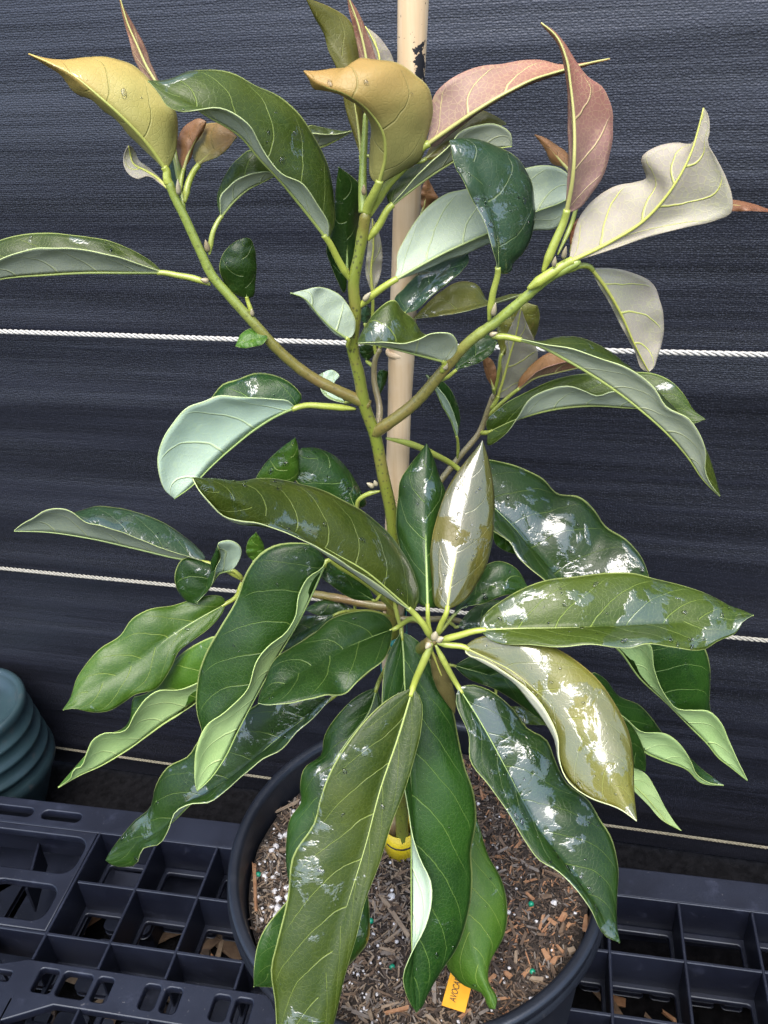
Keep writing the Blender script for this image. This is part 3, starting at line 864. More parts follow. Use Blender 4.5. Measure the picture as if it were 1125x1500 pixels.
    if pet: pp = [at(*p) for p in pts(pet)] + [MR[0], MR[1]]
    else:
        allp = np.vstack(STEMS)
        k = np.argmin(np.linalg.norm(allp - MR[0], axis=1))
        a_ = allp[k]; gap = np.linalg.norm(a_ - MR[0])
        if gap > 0.003:
            pp = [a_, a_ * 0.66 + MR[0] * 0.34 - np.array([0, 0, 0.05 * gap]), a_ * 0.33 + MR[0] * 0.67 - np.array([0, 0, 0.05 * gap]), MR[0], MR[1]]
            pr = 1.1
    if pp:
        Pp = catmull(pp, 26)
        tube('petiole', Pp, [pr * 0.001 * (1.15 - 0.3 * i / 25) * min(1.0, 0.35 + i * 0.11) for i in range(26)], M_PET, o, PB, 10)
    # water drops lying on the upper side
    if drops:
        rr_ = random.Random(idx * 13 + 5)
        DV, DF = [], []
        for q in range(drops):
            i = rr_.randint(4, NU - 5); k = rr_.randint(1, nv - 2)
            if k == NH: continue
            n_ = Nn[i, k]; c_ = top[i, k]
            if n_[2] < 0.12: continue
            tu = G[i + 1, k] - G[i, k]; tu /= np.linalg.norm(tu) + 1e-9
            tv = np.cross(n_, tu)
            r = rr_.choice((0.0003, 0.0004, 0.0005, 0.0006, 0.0008, 0.0012)); el = rr_.uniform(0.8, 2.0); an = rr_.uniform(0, pi)
            ax, ay = tu * cos(an) + tv * sin(an), -tu * sin(an) + tv * cos(an)
            b0 = len(DV); sg = 10
            for lv, (rad, hh) in enumerate(((1.0, -0.15), (0.97, 0.16), (0.78, 0.38), (0.42, 0.52))):
                for s_ in range(sg):
                    t = 2 * pi * s_ / sg
                    wob = 1 + 0.12 * noise.noise((cos(t) * 1.2 + q, sin(t) * 1.2, idx))
                    DV.append(c_ + ax * (cos(t) * r * el * rad * wob) + ay * (sin(t) * r * rad * wob) + n_ * (hh * r))
            DV.append(c_ + n_ * (0.56 * r)); tip = len(DV) - 1
            for lv in range(3):
                for s_ in range(sg):
                    s2_ = (s_ + 1) % sg
                    DF.append((b0+lv*sg+s_, b0+lv*sg+s2_, b0+(lv+1)*sg+s2_, b0+(lv+1)*sg+s_))
            for s_ in range(sg): DF.append((b0+3*sg+s_, b0+3*sg+(s_+1) % sg, tip))
            DF.append(tuple(b0 + s_ for s_ in range(sg))[::-1])
        if DV:
            do = mesh_obj('water_drops', DV, DF, M_WATER, o, True, PB)
            do['kind'] = 'stuff'
    LEAF_INFO.append((cat, mp[0][:2], Ls, hw1.max() + hw2.max()))
    return o

# ---- top left shoot
leaf('Y', 'A 730,750 660,650 540,520 440,430 300,320 200,270 125,237', [-1, -1.6, -1.6, -1.0], 'A 695,710 590,600 480,478 400,425 340,405 300,352 268,312 200,272',
     'A 762,690 782,570 760,470 700,400 640,330 560,275 480,253 380,255 290,265 230,268 180,258', 2.2, 1.6, pet='O 249,275,-1 245,262,-1', pr=1.9, drops=22)
leaf('P', 'A 720,520 690,380 640,290 600,200 560,110 525,-6', [2, 3, 3], 'A 760,450 700,360 665,280 630,190 580,100 542,30', 'A 660,440 620,320 590,260 568,170 550,110 534,40', 0.9, 0.3, pet='O 266,282,-0.4 258,235,0.8')
leaf('N', 'B 315,1050 200,905 85,768 20,700 A 1060,600 900,500 760,408 650,355', [-0.6, -2.0, -2.6, -2.0], 'B 322,1000 270,900 200,805 120,768 50,690 0,600 A 1110,570 1050,512 960,475 860,485 800,492 740,470 690,400',
     'B 340,1000 345,900 320,740 250,590 170,490 80,410 0,375 A 1040,330 920,310 830,315 760,345 700,357', -1.0, 2.2, pet='O 513,412,0 495,380,-0.3', pr=1.7, drops=26, wet=0.35)
leaf('Y', 'A 870,725 905,690 960,650 1040,602', [0, 0, -0.3], 'A 850,690 855,640 890,590 900,552 950,540 1010,570', 'A 900,712 955,690 1005,650 1030,615', 0.8, -0.3, pet='A 812,890,-0.8 830,800,-0.4')
leaf('P', 'A 805,745 830,670 870,590 905,535', [-0.2, 0, 0.2], 'A 785,700 778,650 795,580 840,535 880,522', 'A 840,690 852,640 885,590 903,548', 0.5, 0.2, pet='A 790,850,-0.6 795,800,-0.4', pr=1.0)
leaf('B', 'A 790,850 775,780 770,700', [0, 0.6, 1], 'A 750,800 742,740 755,705', 'A 812,790 815,740 800,700', 0.4, 0.6)
leaf('W', 'A 735,830 690,785 640,752 590,725 562,640', [-0.8, 0, 0.6, 0.4], 'A 705,785 660,742 610,703 592,665 576,642', 'A 700,803 650,772 600,785 565,765 545,730 545,680', 0.5, -0.2)
leaf('N', 'A 710,1195 550,1196 400,1196 200,1206 0,1225 -150,1262', [-0.8, -1.2, -1.0, -0.5], 'A 640,1170 500,1125 350,1095 200,1090 100,1105 0,1140 -100,1205', 'A 690,1172 600,1110 480,1060 330,1035 200,1025 80,1035 0,1055 -110,1140',
     -1.0, 1.2, pet='A 925,1252,-1 860,1226,-0.9 780,1210,-0.8', drops=8)
leaf('M', 'A 1085,1310 1070,1220 1062,1130 1080,1045', [-0.9, -1.2, -0.9], 'A 1030,1290 985,1240 965,1170 985,1110 1040,1060', 'A 1106,1305 1121,1240 1126,1160 1117,1090 1097,1050', 0.2, 0.5, pet='A 1112,1395,-0.9 1098,1350,-0.9', pr=1.1, drops=8)
leaf('N', 'A 970,950 1030,880 1090,830 1150,800 1210,768', [-0.5, 0.2, 0.4], 'A 955,880 985,780 1040,705 1100,660 1170,690', 'A 968,905 968,868 1000,825 1060,780 1125,760 1185,757', 1.0, -0.7, pet='A 920,1120,-1 940,1010,-0.8', pr=1.2)
leaf('N', 'B 200,640 280,645 350,615 420,575', [4, 5, 5], 'B 230,555 300,563 380,577', 'B 220,592 300,590 370,588', 0.6, -0.6, pet='O 490,370,0.6 468,310,2.5 450,250,3.6', pr=1.0)
leaf('G', 'O 392,495 370,497 345,507', [-1.2, -1.4, -1.6], 'O 385,504 370,508 355,510', 'O 385,485 370,481 355,488', -0.3, 0.4)
# ---- top centre shoot
leaf('O', 'B 465,700 450,560 430,430 400,300 350,200 290,110 220,-8', [0.6, 1.2, 1.8, 1.5], 'B 432,600 395,480 380,400 350,290 318,220 300,150 255,70', 'B 478,600 472,450 462,300 447,180 400,80 320,30', 0.2, 0.8, pet='O 532,300,0 531,265,0.3', pr=1.3, wet=0.1)
leaf('P', 'B 485,490 490,350 480,250 450,120 400,-20', [0.4, 0.8, 0.8], 'B 530,400 525,260 490,150 440,40', 'B 455,400 455,260 430,130 408,40', 0.6, 0.2)
leaf('W', 'B 500,500 530,350 540,250 510,170 478,118', [1, 1.8, 2], 'B 585,380 606,280 570,200 520,145', 'B 490,400 495,280 485,190', 0.5, 0.2)
leaf('Y', 'B 540,810 568,690 560,590 510,505 440,440 380,405 320,385 255,352 210,312', [-0.8, -1.8, -2.4, -2.0, -1.6], 'B 512,790 498,710 502,640 508,560 480,480 420,430 360,402 290,392 255,390 232,345',
     'B 620,765 728,692 752,600 775,460 760,390 700,330 620,280 520,260 440,265 428,282 330,303 260,314', 1.2, 1.5, pet='O 533,325,0 538,305,-0.2 549,282,-0.6', pr=2.2, drops=12)
leaf('P', 'B 745,640 860,560 960,492 1125,397 C 100,350 200,320 300,290 430,260', [-0.2, -0.8, -0.6, 0], 'B 770,645 865,580 960,510 C 0,408 100,362 200,330 300,298', 'B 757,600 765,500 782,420 840,360 930,310 1000,290 1080,285 C 50,265 130,268 200,284 240,285 300,278 380,268',
     0.8, 1.2, pet='O 541,318,0 565,275,-0.1 588,249,-0.2', pr=1.9, label='coppery young leaf')
leaf('O', 'B 740,700 860,612 980,562 1100,542', [0, 0.8, 1], 'B 780,630 880,560 980,485 1050,510', 'B 800,700 900,640 1000,592 1060,560', 0.8, -0.2)
leaf('N', 'B 590,905 660,850 760,775 860,712 950,660 1050,650 1125,640', [-0.2, 0.2, 0.2, 0], 'B 574,850 605,795 680,735 760,680 840,620 900,575 980,560 1060,560 1110,590', 'B 640,850 690,790 740,740 850,640 900,580 980,550 1060,548 1120,590', 1.0, -0.6, pet='O 539,352,0 555,330,-0.1', pr=1.8)
leaf('M', 'B 400,1190 400,1060 395,940 377,840 365,735', [0.8, 0.9, 0.4], 'B 390,1285 340,1190 310,1100 330,1000 345,900 355,800', 'B 440,1150 450,1000 455,810 420,775 385,750', 0.6, 0.8, drops=4)
leaf('W', 'B 510,1290 505,1180 515,1080 510,960', [1.8, 1.9, 2.0], 'B 540,1230 555,1120 545,1040 525,980', 'B 482,1200 490,1100 500,1000', 0.4, 0.3, pet='O 551,530,1.9 546,470,1.9', pr=1.0)
leaf('P', 'J 540,320 560,240 570,140', [5, 5, 5], 'J 530,270 535,200 550,160', 'J 580,290 625,250 600,200 580,160', 0.2, 0.4, pet='O 592,345,4.0 606,325,4.6', pr=0.9)
leaf('B', 'B 400,1490 330,1440 270,1380 210,1312 150,1290', [-0.8, -1.4, -1.8], 'B 420,1480 438,1420 410,1350 360,1290 280,1262 210,1275', 'B 365,1478 300,1420 240,1352 200,1305', 0.8, 0.2, pet='O 517,512,0 510,507,-0.5', pr=1.2)
# ---- right branch
leaf('B', 'J 380,700 520,620 660,545 780,490 895,440 O 750,328 785,310 823,296 845,283', [-0.2, 0.4, 1.0, 1.2], 'J 520,652 660,590 780,548 900,497 O 785,337 813,335 832,305', 'J 398,640 400,560 440,470 500,370 580,280 680,215 780,192 O 720,246 760,248 793,242 820,246 838,262',
     0.6, 1.0, pet='O 524,452,0 545,433,-0.1', pr=1.8, label='large pale leaf showing its grey green underside')
leaf('B', 'B 1065,1190 1058,1030 1010,860 970,740 920,660 850,618', [-2.6, -2.7, -2.1, -1.2], 'B 1053,1140 1038,1090 1000,970 950,880 908,790 870,720 858,660', 'B 1080,1203 1125,1182 C 0,1170 50,1110 95,1000 102,900 72,770 30,700 0,680 B 1125,680 1050,640 960,612 900,608',
     -0.4, 1.7, pet='O 716,470,-2.2 722,430,-2.4', pr=1.6, drops=30)
leaf('P', 'C 235,940 262,800 272,650 268,500 255,380 235,260 190,160 125,103', [-2.8, -3.2, -2.8, -2.0], 'C 300,912 350,850 400,770 430,680 443,570 435,460 400,390 330,335 280,270 230,190 170,125', 'C 240,850 248,700 246,550 243,400 230,290 205,200 150,130', 1.0, 0.6,
     pet='C 135,1195,-2.8 180,1085,-2.8', pr=1.9)
leaf('P', 'C 260,760 200,690 140,620 100,592', [0, 0.4, 0.6], 'C 230,735 180,720 145,655', 'C 240,672 190,635 140,605', 0.2, 0.4, pet='C 200,1120,-2.6 270,960,-1.8 285,880,-1', pr=1.0)
leaf('W', 'C 250,1155 440,1060 580,970 680,860 750,750 800,640 845,475', [-3.0, -3.4, -3.8, -3.4], 'C 350,1125 480,1082 600,1042 760,1000 900,967 960,937 968,870 950,800 900,700 860,620 868,580 855,490', 'C 253,1130 265,1060 300,950 370,870 450,820 540,800 590,787 570,692 640,642 720,627 793,628 810,580 835,500',
     -0.3, 1.4, pet='C 70,1270,-2.9 160,1208,-3', pr=2.4, label='pale beige leaf with a notched margin')
leaf('P', 'C 880,900 1000,903 1125,925 1165,937', [0, 0, 0.5], 'C 960,880 1050,895 1110,915', 'C 960,927 1060,928 1120,932', 0.3, -0.2, pet='C 320,1095,-2.6 560,940,-1.2 740,900,-0.4', pr=1.0)
leaf('W', 'C 345,1180 400,1250 450,1330 500,1430 530,1500 F 560,60 600,135', [-2.4, -2.2, -1.6, -1.2], 'C 385,1262 430,1335 478,1432 512,1492 F 540,45 575,125', 'C 420,1178 530,1200 620,1250 650,1320 665,1400 660,1500 F 640,70 620,120', 0.2, 0.9, pet='C 240,1198,-2.9 290,1170,-2.7', pr=1.4)
leaf('P', 'C 262,1100 272,1030 290,960', [-2.4, -2.2, -2.0], 'C 255,1060 262,1000', 'C 285,1050 300,990', 0.2, 0.2)
leaf('O', 'J 1080,775 940,815 870,827 780,852 640,876 490,908', [2.5, 2.0, 2.0, 2.0], 'J 870,842 780,866 640,892', 'J 1040,772 940,798 872,812 868,770 840,720 790,703 720,712 640,760 560,830 505,890', -0.2, 0.9)
leaf('B', 'J 440,880 540,760 640,660 790,545', [0.6, 1.2, 1.6], 'J 385,805 440,740 520,660 620,600 710,565', 'J 500,862 580,790 680,710 760,640 793,590', 0.8, -0.5, pet='O 556,512,1.9 570,490,1.2', pr=1.0, drops=14)
leaf('N', 'J 660,1140 560,1115 400,1075 270,1048 185,1042', [-1.8, -2.6, -2.8, -2.4], 'J 702,1120 733,1060 710,1000 630,983 540,1012 460,1040 300,1036 230,1039', 'J 680,1080 620,1010 540,990 500,920 430,865 385,808 290,860 220,960 195,1010', -0.9, 1.5, pet='J 640,1205,-1.5 655,1175,-1.7', pr=1.4)
leaf('M', 'J 720,1190 800,1130 950,1035', [1, 1.5, 1.5], 'J 735,1100 790,1020 880,990', 'J 780,1172 860,1142 925,1090', 0.5, -0.3, drops=6)
leaf('M', 'E 885,420 860,350 820,280 790,213 750,148', [6.5, 5.5, 5.0], 'E 888,395 872,330 838,252 800,205', 'E 895,330 870,240 830,185 790,160', -0.4, 0.6, pet='O 670,672,7 671,655,6.8', pr=1.0)
# ---- far right back shoot
leaf('W', 'J 950,1340 985,1230 1020,1100 1050,1000 1080,845', [7.4, 6.5, 6.0], 'J 1000,1340 1060,1290 O 775,555 788,520 781,495 770,470', 'J 945,1290 950,1180 970,1060 1020,960 1060,880', 0.8, 0.6, pet='O 716,600,7.5', pr=1.6)
leaf('O', 'O 735,520 760,472 787,448', [7, 7, 7], 'O 728,490 735,460 757,442', 'O 772,510 788,480 790,457', 0.4, 0.6)
leaf('P', 'O 723,570 716,545 707,520', [6.5, 6.2, 6], 'O 712,550 708,533', 'O 727,545 720,527', 0.2, 0.2)
leaf('P', 'F 25,210 100,160 200,135 300,112 360,100', [6.8, 5.5, 5.0], 'F 30,178 70,120 120,75 170,48 240,55 320,85', 'F 50,190 110,135 200,98 300,88 340,95', 0.8, -0.6, pet='O 712,612,7.5 735,590,7.2', pr=1.3)
leaf('N', 'O 715,633 750,617 807,600 863,594 920,597 960,600 1000,610 1033,614', [6.8, 4.5, 3.0, 2.5], 'O 712,622 735,595 770,575 810,557 850,548 890,548 930,545 957,547 985,560 1003,580 1015,600', 'O 714,652 740,636 758,612 775,585 800,572 833,566 855,573 875,580 900,573 920,582 950,600 985,611 1015,621', 1.0, -0.6, pet='O 703,634,7.5', pr=1.5)
leaf('N', 'O 755,495 785,503 833,528 870,550 900,570 945,605 983,640 1010,672 1030,702 1055,727', [-2.2, -3.2, -3.6, -3.0], 'O 790,501 815,494 850,495 890,513 925,540 965,575 1000,610 1030,650 1045,690 1052,715', 'O 800,505 835,510 880,525 930,545 960,570 975,595 1010,615 1027,640 1034,662 1033,690 1045,715',
     1.6, -0.8, pet='O 720,494,-2.1 738,493,-2.1', pr=1.6, label='long arching leaf with a pale underside')
# ---- middle left
leaf('M', 'O 432,597 408,607 375,627 340,655 310,682 280,712 255,730', [-0.8, -2.0, -2.8, -2.8], 'O 424,588 400,585 375,583 345,581 322,580 300,587 273,598 250,625 238,645 231,672 233,695 243,720', 'O 442,582 430,565 400,549 378,546 348,556 328,562 312,580 270,640 255,700', -1.2, 1.6,
     pet='O 521,599,0 475,595,-0.4 448,594,-0.6', pr=1.7, drops=10, label='broad pale leaf folded to show its underside')
leaf('M', 'E 440,740 380,620 290,530 200,470', [0.5, 1.0, 1.2], 'E 380,760 280,690 190,630 150,560 165,500', 'E 480,720 450,640 400,560 330,495 250,468', -0.5, 0.9, pet='E 545,658,0 490,672,0.1 450,700,0.3', pr=1.3, drops=24)
leaf('G', 'E 120,650 140,560 172,425', [0.4, 0.2, 0.4], 'E 0,610 40,540 110,470', 'E 180,600 186,520 181,450', 0.4, 0.3, pet='E 400,720,1.8 230,690,1.5', pr=1.0, drops=8)
leaf('M', 'E 395,272 320,245 285,200 290,140', [1, 2, 2.5], 'E 370,240 340,190 366,150 330,125', 'E 350,262 300,235 280,195 275,150', 0.4, -0.3)
leaf('M', 'J 295,1340 310,1270 325,1190', [2.5, 3, 3], 'J 288,1290 293,1220 305,1190', 'J 322,1290 346,1230 350,1200', 0.2, 0.4)
leaf('M', 'J 235,1140 230,1090 225,1050', [2.5, 2.5, 2.5], 'J 200,1100 198,1060', 'J 265,1110 270,1060', 0.2, 0.3)
leaf('B', 'J 225,935 225,885 235,835', [2.2, 2.2, 2.2], 'J 200,910 205,860', 'J 250,900 252,855', 0.2, 0.3)
# ---- far left whorl
leaf('B', 'D 895,968 800,955 600,910 400,865 200,836 62,832', [3.6, 3.4, 3.2, 3.0], 'D 840,950 700,905 540,840 450,810 390,800 310,750 280,738 200,742 140,780 110,795 85,812', 'D 902,955 870,910 800,850 700,790 620,757 520,735 420,725 370,738 320,752 250,775 150,805', -1.2, 2.6,
     pet='O 355,850,3.4 333,836,3.4', pr=1.5, drops=22)
leaf('M', 'D 1020,1005 960,1022 930,1070 862,1152', [3.2, 2.6, 2.2], 'D 1038,985 1058,905 1030,880 960,887 970,940 946,1005 936,1060', 'D 990,985 945,985 880,965 805,955 768,1030 790,1110 830,1145', -0.4, 0.6, pet='O 355,850,3.4 349,841,3.2', pr=1.4)
leaf('G', 'O 330,885 290,907 243,937 190,977 130,1013 92,1040', [3.0, 1.6, -0.4, -2.0], 'O 328,893 310,917 280,940 263,953 250,980 227,1010 197,1018 180,1030 157,1042 133,1043 107,1038', 'O 328,876 317,872 300,873 253,887 217,893 193,907 177,930 147,950 123,977 113,993 103,1023', -0.9, 1.2,
     pet='O 354,852,3.4 346,874,3.2', pr=1.5, drops=8, label='bright green leaf left of the large folded leaf')
leaf('G', 'G 885,225 720,382 560,485 400,600 290,665 200,705 105,760', [1.0, 0.6, -0.4, -1.6], 'G 800,260 720,300 640,330 540,340 490,370 440,440 400,510 370,520 310,520 260,550 230,610 205,670 172,682 165,712', 'G 880,150 800,95 740,115 650,170 570,260 490,350 435,365 430,430 400,495 300,535 230,615 165,690', -1.0, 1.3, drops=8)
leaf('G', 'O 372,822 378,800 375,780', [3.2, 3, 3], 'O 362,812 365,790', 'O 386,815 385,795', 0.2, 0.2)
# ---- big leaves of the lower whorl, left
leaf('D', 'O 478,822 462,860 440,905 405,965 373,1023 347,1073 327,1113 305,1143 288,1158', [-3.4, -5.5, -7.4, -8.6], 'O 472,832 452,845 438,870 432,905 420,925 395,945 377,967 362,1010 330,1043 303,1063 287,1097 285,1130 286,1150',
     'O 460,800 430,795 400,800 380,812 360,840 347,877 322,920 300,960 290,1000 288,1040 297,1075 293,1120', -1.0, 1.5, pet='O 577,893,0 530,850,-2.2 500,832,-3', pr=1.6, drops=12, label='large dark leaf with its right half folded over', wet=0.4)
leaf('M', 'O 548,880 500,850 470,830 440,815', [-2, -2.5, -3], 'O 520,878 480,853 455,832', 'O 540,862 500,836 468,815', -0.3, 0.4)
leaf('M', 'O 520,893 480,885 445,893', [1, 1, 1], 'O 500,900 470,902', 'O 500,882 480,878 460,884', -0.4, 0.5)
leaf('M', 'O 490,900 455,920 420,940 390,962', [-2.5, -3, -3.2], 'O 480,914 455,930 425,950', 'O 470,902 440,904 418,920 400,945', -0.5, 0.5, pet='O 573,903,0 530,895,-1.5', pr=1.1)
leaf('M', 'O 575,922 540,935 505,950 470,968 440,985 400,1015 378,1030', [-4.5, -6.5, -8.6, -10.0], 'O 572,943 562,967 542,983 522,1000 508,1015 475,1020 442,1027 408,1032 390,1033', 'O 573,913 565,903 542,895 515,897 488,905 458,930 425,950 405,963 395,980 388,1000 380,1020', -2.0, 1.7,
     pet='O 634,934,-6.6 612,908,-5.6', pr=1.5, drops=4, wet=0.2)
leaf('M', 'O 478,1027 428,1067 395,1092 360,1125 320,1150 282,1175 247,1208 210,1230 155,1260', [-4.6, -5.6, -5.8, -5.4], 'O 485,1020 458,1053 435,1073 410,1100 383,1113 360,1131 330,1160 307,1175 280,1177 257,1190 248,1213 233,1237 210,1243 197,1268 183,1270 162,1266',
     'O 470,1008 420,1005 380,1030 330,1060 293,1083 277,1107 247,1123 227,1153 220,1183 197,1203 177,1227 160,1250', -1.4, 2.0, pet='O 578,940,0.4 530,990,-3', pr=1.5, drops=26, wet=0.55)
# ---- whorl: upright and upper leaves
leaf('N', 'E 690,1190 600,1110 480,1010 340,930 180,840 60,780 D 1125,740 1000,680 920,640 845,600', [-6.8, -9.0, -10.4, -10.4], 'E 622,1142 560,1085 430,1003 340,945 240,890 170,858 60,815 0,797 D 1060,790 980,765 925,715 872,650',
     'E 716,1140 700,1040 640,920 560,820 460,740 350,680 230,635 110,608 0,605 D 1050,615 950,605', -1.2, 2.8, f1='E 612,1152 540,1112 440,1042 340,977 260,922 160,857 60,828 0,817 D 1060,817 980,782 920,722 868,650', pet='O 633,938,-6.6 618,912,-6.8', pr=1.7, drops=40, label='long olive leaf with wet glare reaching left', wet=0.66)
leaf('M', 'E 755,1170 750,1000 745,850 742,700 748,580 750,450', [-6.4, -5.2, -3.2, -0.8], 'E 715,1150 700,1080 650,960 618,830 625,680 632,620 680,540 720,490', 'E 800,1165 800,1060 800,950 815,800 832,660 800,580 770,490', 0.9, 0.9, pet='O 633,938,-6.6 628,918,-6.5', pr=1.3, drops=8, wet=0.35)
leaf('O', 'E 840,1180 860,1040 890,900 920,750 950,600 995,437', [-6.9, -5.8, -3.8, -1.2], 'E 800,1170 775,1050 768,920 800,760 840,650 920,530 970,470', 'E 900,1150 980,1050 1030,920 1048,780 1045,660 1030,560 1010,480', 0.5, 0.5, pet='O 640,933,-6.6 646,915,-6.8', pr=1.5, drops=30, label='upright olive leaf with one half silvered by water', wet=0.92)
leaf('M', 'O 680,695 715,735 750,770 773,797 795,820 820,847 880,868 955,862', [3.0, 1.2, -1.0, -2.6], 'O 700,675 740,678 770,688 793,700 817,723 850,728 873,750 887,770 920,793 940,817 951,847', 'O 690,722 720,775 750,797 757,813 773,830 800,852 860,890', 2.8, -1.6,
     pet='O 566,642,0.2 600,650,1 635,665,2', pr=1.8, drops=40, label='broad dark glossy leaf with rain on it', wet=0.5)
leaf('M', 'O 665,900 700,868 740,852 773,860', [-4.0, -3.6, -3.2], 'O 680,860 705,832 730,822 755,832', 'O 675,892 708,884 735,873 765,866', 0.9, -0.5, drops=12)
leaf('M', 'O 670,918 710,902 745,880', [-1, -0.5, 0], 'O 690,893 720,880', 'O 690,925 720,915', 0.4, -0.4)
leaf('G', 'O 722,770 745,790 770,812', [1.8, 1.6, 1.6], 'O 735,775 755,790', 'O 725,795 748,810', 0.1, -0.2)
leaf('N', 'O 703,923 750,921 817,920 900,917 983,912 1050,905 1104,901', [-7.0, -7.6, -7.4, -6.6], 'O 703,912 715,895 735,880 760,865 800,850 840,845 895,839 930,840 952,846 1000,858 1035,870 1065,885 1085,893',
     'O 715,935 780,945 830,948 862,944 903,948 922,949 945,944 985,948 1033,951 1050,940 1080,925 1087,912', 2.2, -1.7, pet='O 640,939,-6.6 668,932,-6.8', pr=1.8, drops=44, label='long leaf reaching right with a wet pale midrib', wet=0.5)
# ---- lower right
leaf('D', 'O 860,915 907,952 937,993 977,1030 1007,1060 1037,1090 1053,1110 1070,1123 1095,1143', [0, 0, -0.5, -0.5], 'O 930,915 985,920 1030,945 1040,980 1040,1040 1050,1075 1070,1105', 'O 910,930 953,945 958,980 977,1023 990,1037 1017,1040 1037,1042 1057,1060 1067,1083 1080,1112', 1.2, -0.7,
     pet='O 720,926,1.4 790,918,0.8', pr=1.4, drops=6)
leaf('D', 'O 850,1000 890,1030 917,1055 927,1077 943,1100 970,1113 1007,1127 1027,1146 1060,1150', [0.5, 1.0, 1.0, 0.8], 'O 870,985 884,993 907,1020 937,1033 953,1050 970,1073 1000,1100 1030,1128', 'O 880,1025 917,1053 937,1070 980,1077 1003,1100 1013,1117 1020,1133 1040,1147', 1.0, -0.6, drops=8)
leaf('G', 'O 890,1105 928,1150 950,1172 967,1193 980,1208 998,1217', [0, 0, 0], 'O 905,1135 930,1160 950,1180 966,1198', 'O 900,1095 928,1123 945,1133 960,1155 970,1175 985,1200', -0.2, 0.6)
leaf('M', 'O 895,1045 925,1090 945,1130', [0.5, 0.5, 0.3], 'O 920,1058 938,1085 946,1115', 'O 890,1080 915,1118', 0.3, -0.3)
leaf('M', 'O 665,975 720,990 780,1010 800,1060', [-3.0, -2.4, -2.0], 'O 690,962 740,975 790,1000', 'O 680,990 730,1012 775,1042', 0.7, -0.6)
leaf('N', 'O 730,1040 775,1048 800,1062', [-1, -1, -1], 'O 750,1035 785,1045', 'O 745,1052 785,1062', 0.4, -0.4)
leaf('O', 'O 680,948 715,965 750,983 783,1010 823,1047 860,1087 893,1137 917,1180 933,1203', [-7.0, -10.0, -12.8, -15.0], 'O 692,938 718,930 750,929 773,930 810,947 847,970 877,997 900,1030 920,1070 927,1110 929,1163',
     'O 684,957 705,965 740,985 777,1013 803,1047 816,1080 818,1110 831,1141 863,1168 910,1186', 1.4, -0.6, f2='O 682,958 700,968 728,985 752,1003 770,1025 793,1055 808,1083 815,1117 829,1144 862,1171 909,1188', pet='O 640,942,-6.6 660,945,-6.8', pr=1.7, drops=34, label='olive leaf with milky wet glare and brown margin', wet=0.98)
leaf('M', 'O 672,1007 695,1043 722,1090 745,1133 787,1210 817,1250 842,1285 872,1325 908,1381', [-7.2, -10.0, -13.0, -16.0], 'O 690,1003 708,1007 750,1037 773,1067 800,1083 813,1113 830,1147 863,1173 880,1203 893,1222 905,1263 903,1317 904,1360',
     'O 668,1020 687,1080 688,1113 715,1150 742,1187 770,1233 790,1260 815,1275 842,1300 865,1332 888,1372', 1.3, -0.8, pet='O 638,945,-6.8 652,972,-7', pr=1.6, drops=46, label='dark wet leaf drooping over the right of the pot', wet=0.5)
# ---- lower centre
leaf('W', 'O 632,952 645,985 655,1010 666,1045', [-6.6, -6.4, -6.2], 'O 652,975 663,1005 668,1030', 'O 631,975 641,1010', 0.2, 0.2)
leaf('G', 'O 675,1150 680,1260 685,1350 700,1410 725,1478', [-4.5, -7.0, -10.0, -13.0], 'O 690,1180 700,1205 715,1253 735,1290 742,1320 738,1370 718,1410 715,1437 728,1465', 'O 660,1200 655,1300 652,1380 657,1418 675,1440 708,1457 719,1478', 0.6, 0.4, pet='O 600,965,0 650,1060,-4', pr=1.4, drops=26)
leaf('M', 'O 588,925 591,960 592,995 597,1060 601,1130 603,1230 603,1310 604,1390 607,1440 610,1483', [-4.0, -7.0, -9.6, -12.0, -14.6], 'O 608,935 628,967 642,1000 662,1037 672,1083 682,1127 693,1157 698,1200 690,1247 692,1283 687,1333 668,1390 648,1420 625,1460 616,1478',
     'O 575,945 565,970 560,1005 562,1060 580,1110 597,1180 604,1225 615,1257 632,1297 632,1320 622,1360 605,1392 598,1407 590,1430 595,1457 606,1478', 0.4, -0.8, pet='O 577,880,0 583,905,-2.6', pr=1.4, drops=26, label='dark centre leaf with a pale folded left half', wet=0.24)
leaf('M', 'O 552,1007 542,1040 508,1087 478,1135 455,1200 432,1263 425,1300', [-4.6, -7.0, -9.0, -10.8], 'O 562,1040 545,1100 515,1160 485,1210 445,1275', 'O 535,1013 495,1047 475,1080 472,1103 445,1127 440,1153 442,1173 425,1200 420,1227 421,1277', -0.2, 0.8, pet='O 577,960,0.4 562,985,-3', pr=1.4, drops=6)
leaf('M', 'O 530,1260 480,1330 430,1390 372,1445', [-6.0, -9.0, -12.0, -14.6], 'O 541,1340 540,1375 515,1410 460,1440 400,1446', 'O 500,1250 450,1290 418,1323 395,1350 380,1377 372,1420', -0.6, 0.6, drops=4)
leaf('N', 'O 605,1007 582,1083 558,1153 535,1240 508,1327 488,1390 455,1500 432,1580', [-7.2, -10.5, -13.6, -16.6, -19.0], 'O 615,1020 617,1067 608,1107 592,1160 575,1203 555,1267 535,1320 522,1373 505,1430 492,1487 482,1520 455,1565', 'O 575,1020 542,1047 515,1080 485,1127 468,1173 462,1200 428,1257 422,1310 405,1383 397,1417 403,1467 405,1500 412,1550',
     -0.3, 0.4, pet='O 633,942,-6.8 618,975,-7', pr=2.0, drops=10, label='largest leaf hanging over the front of the pot', wet=0.3)
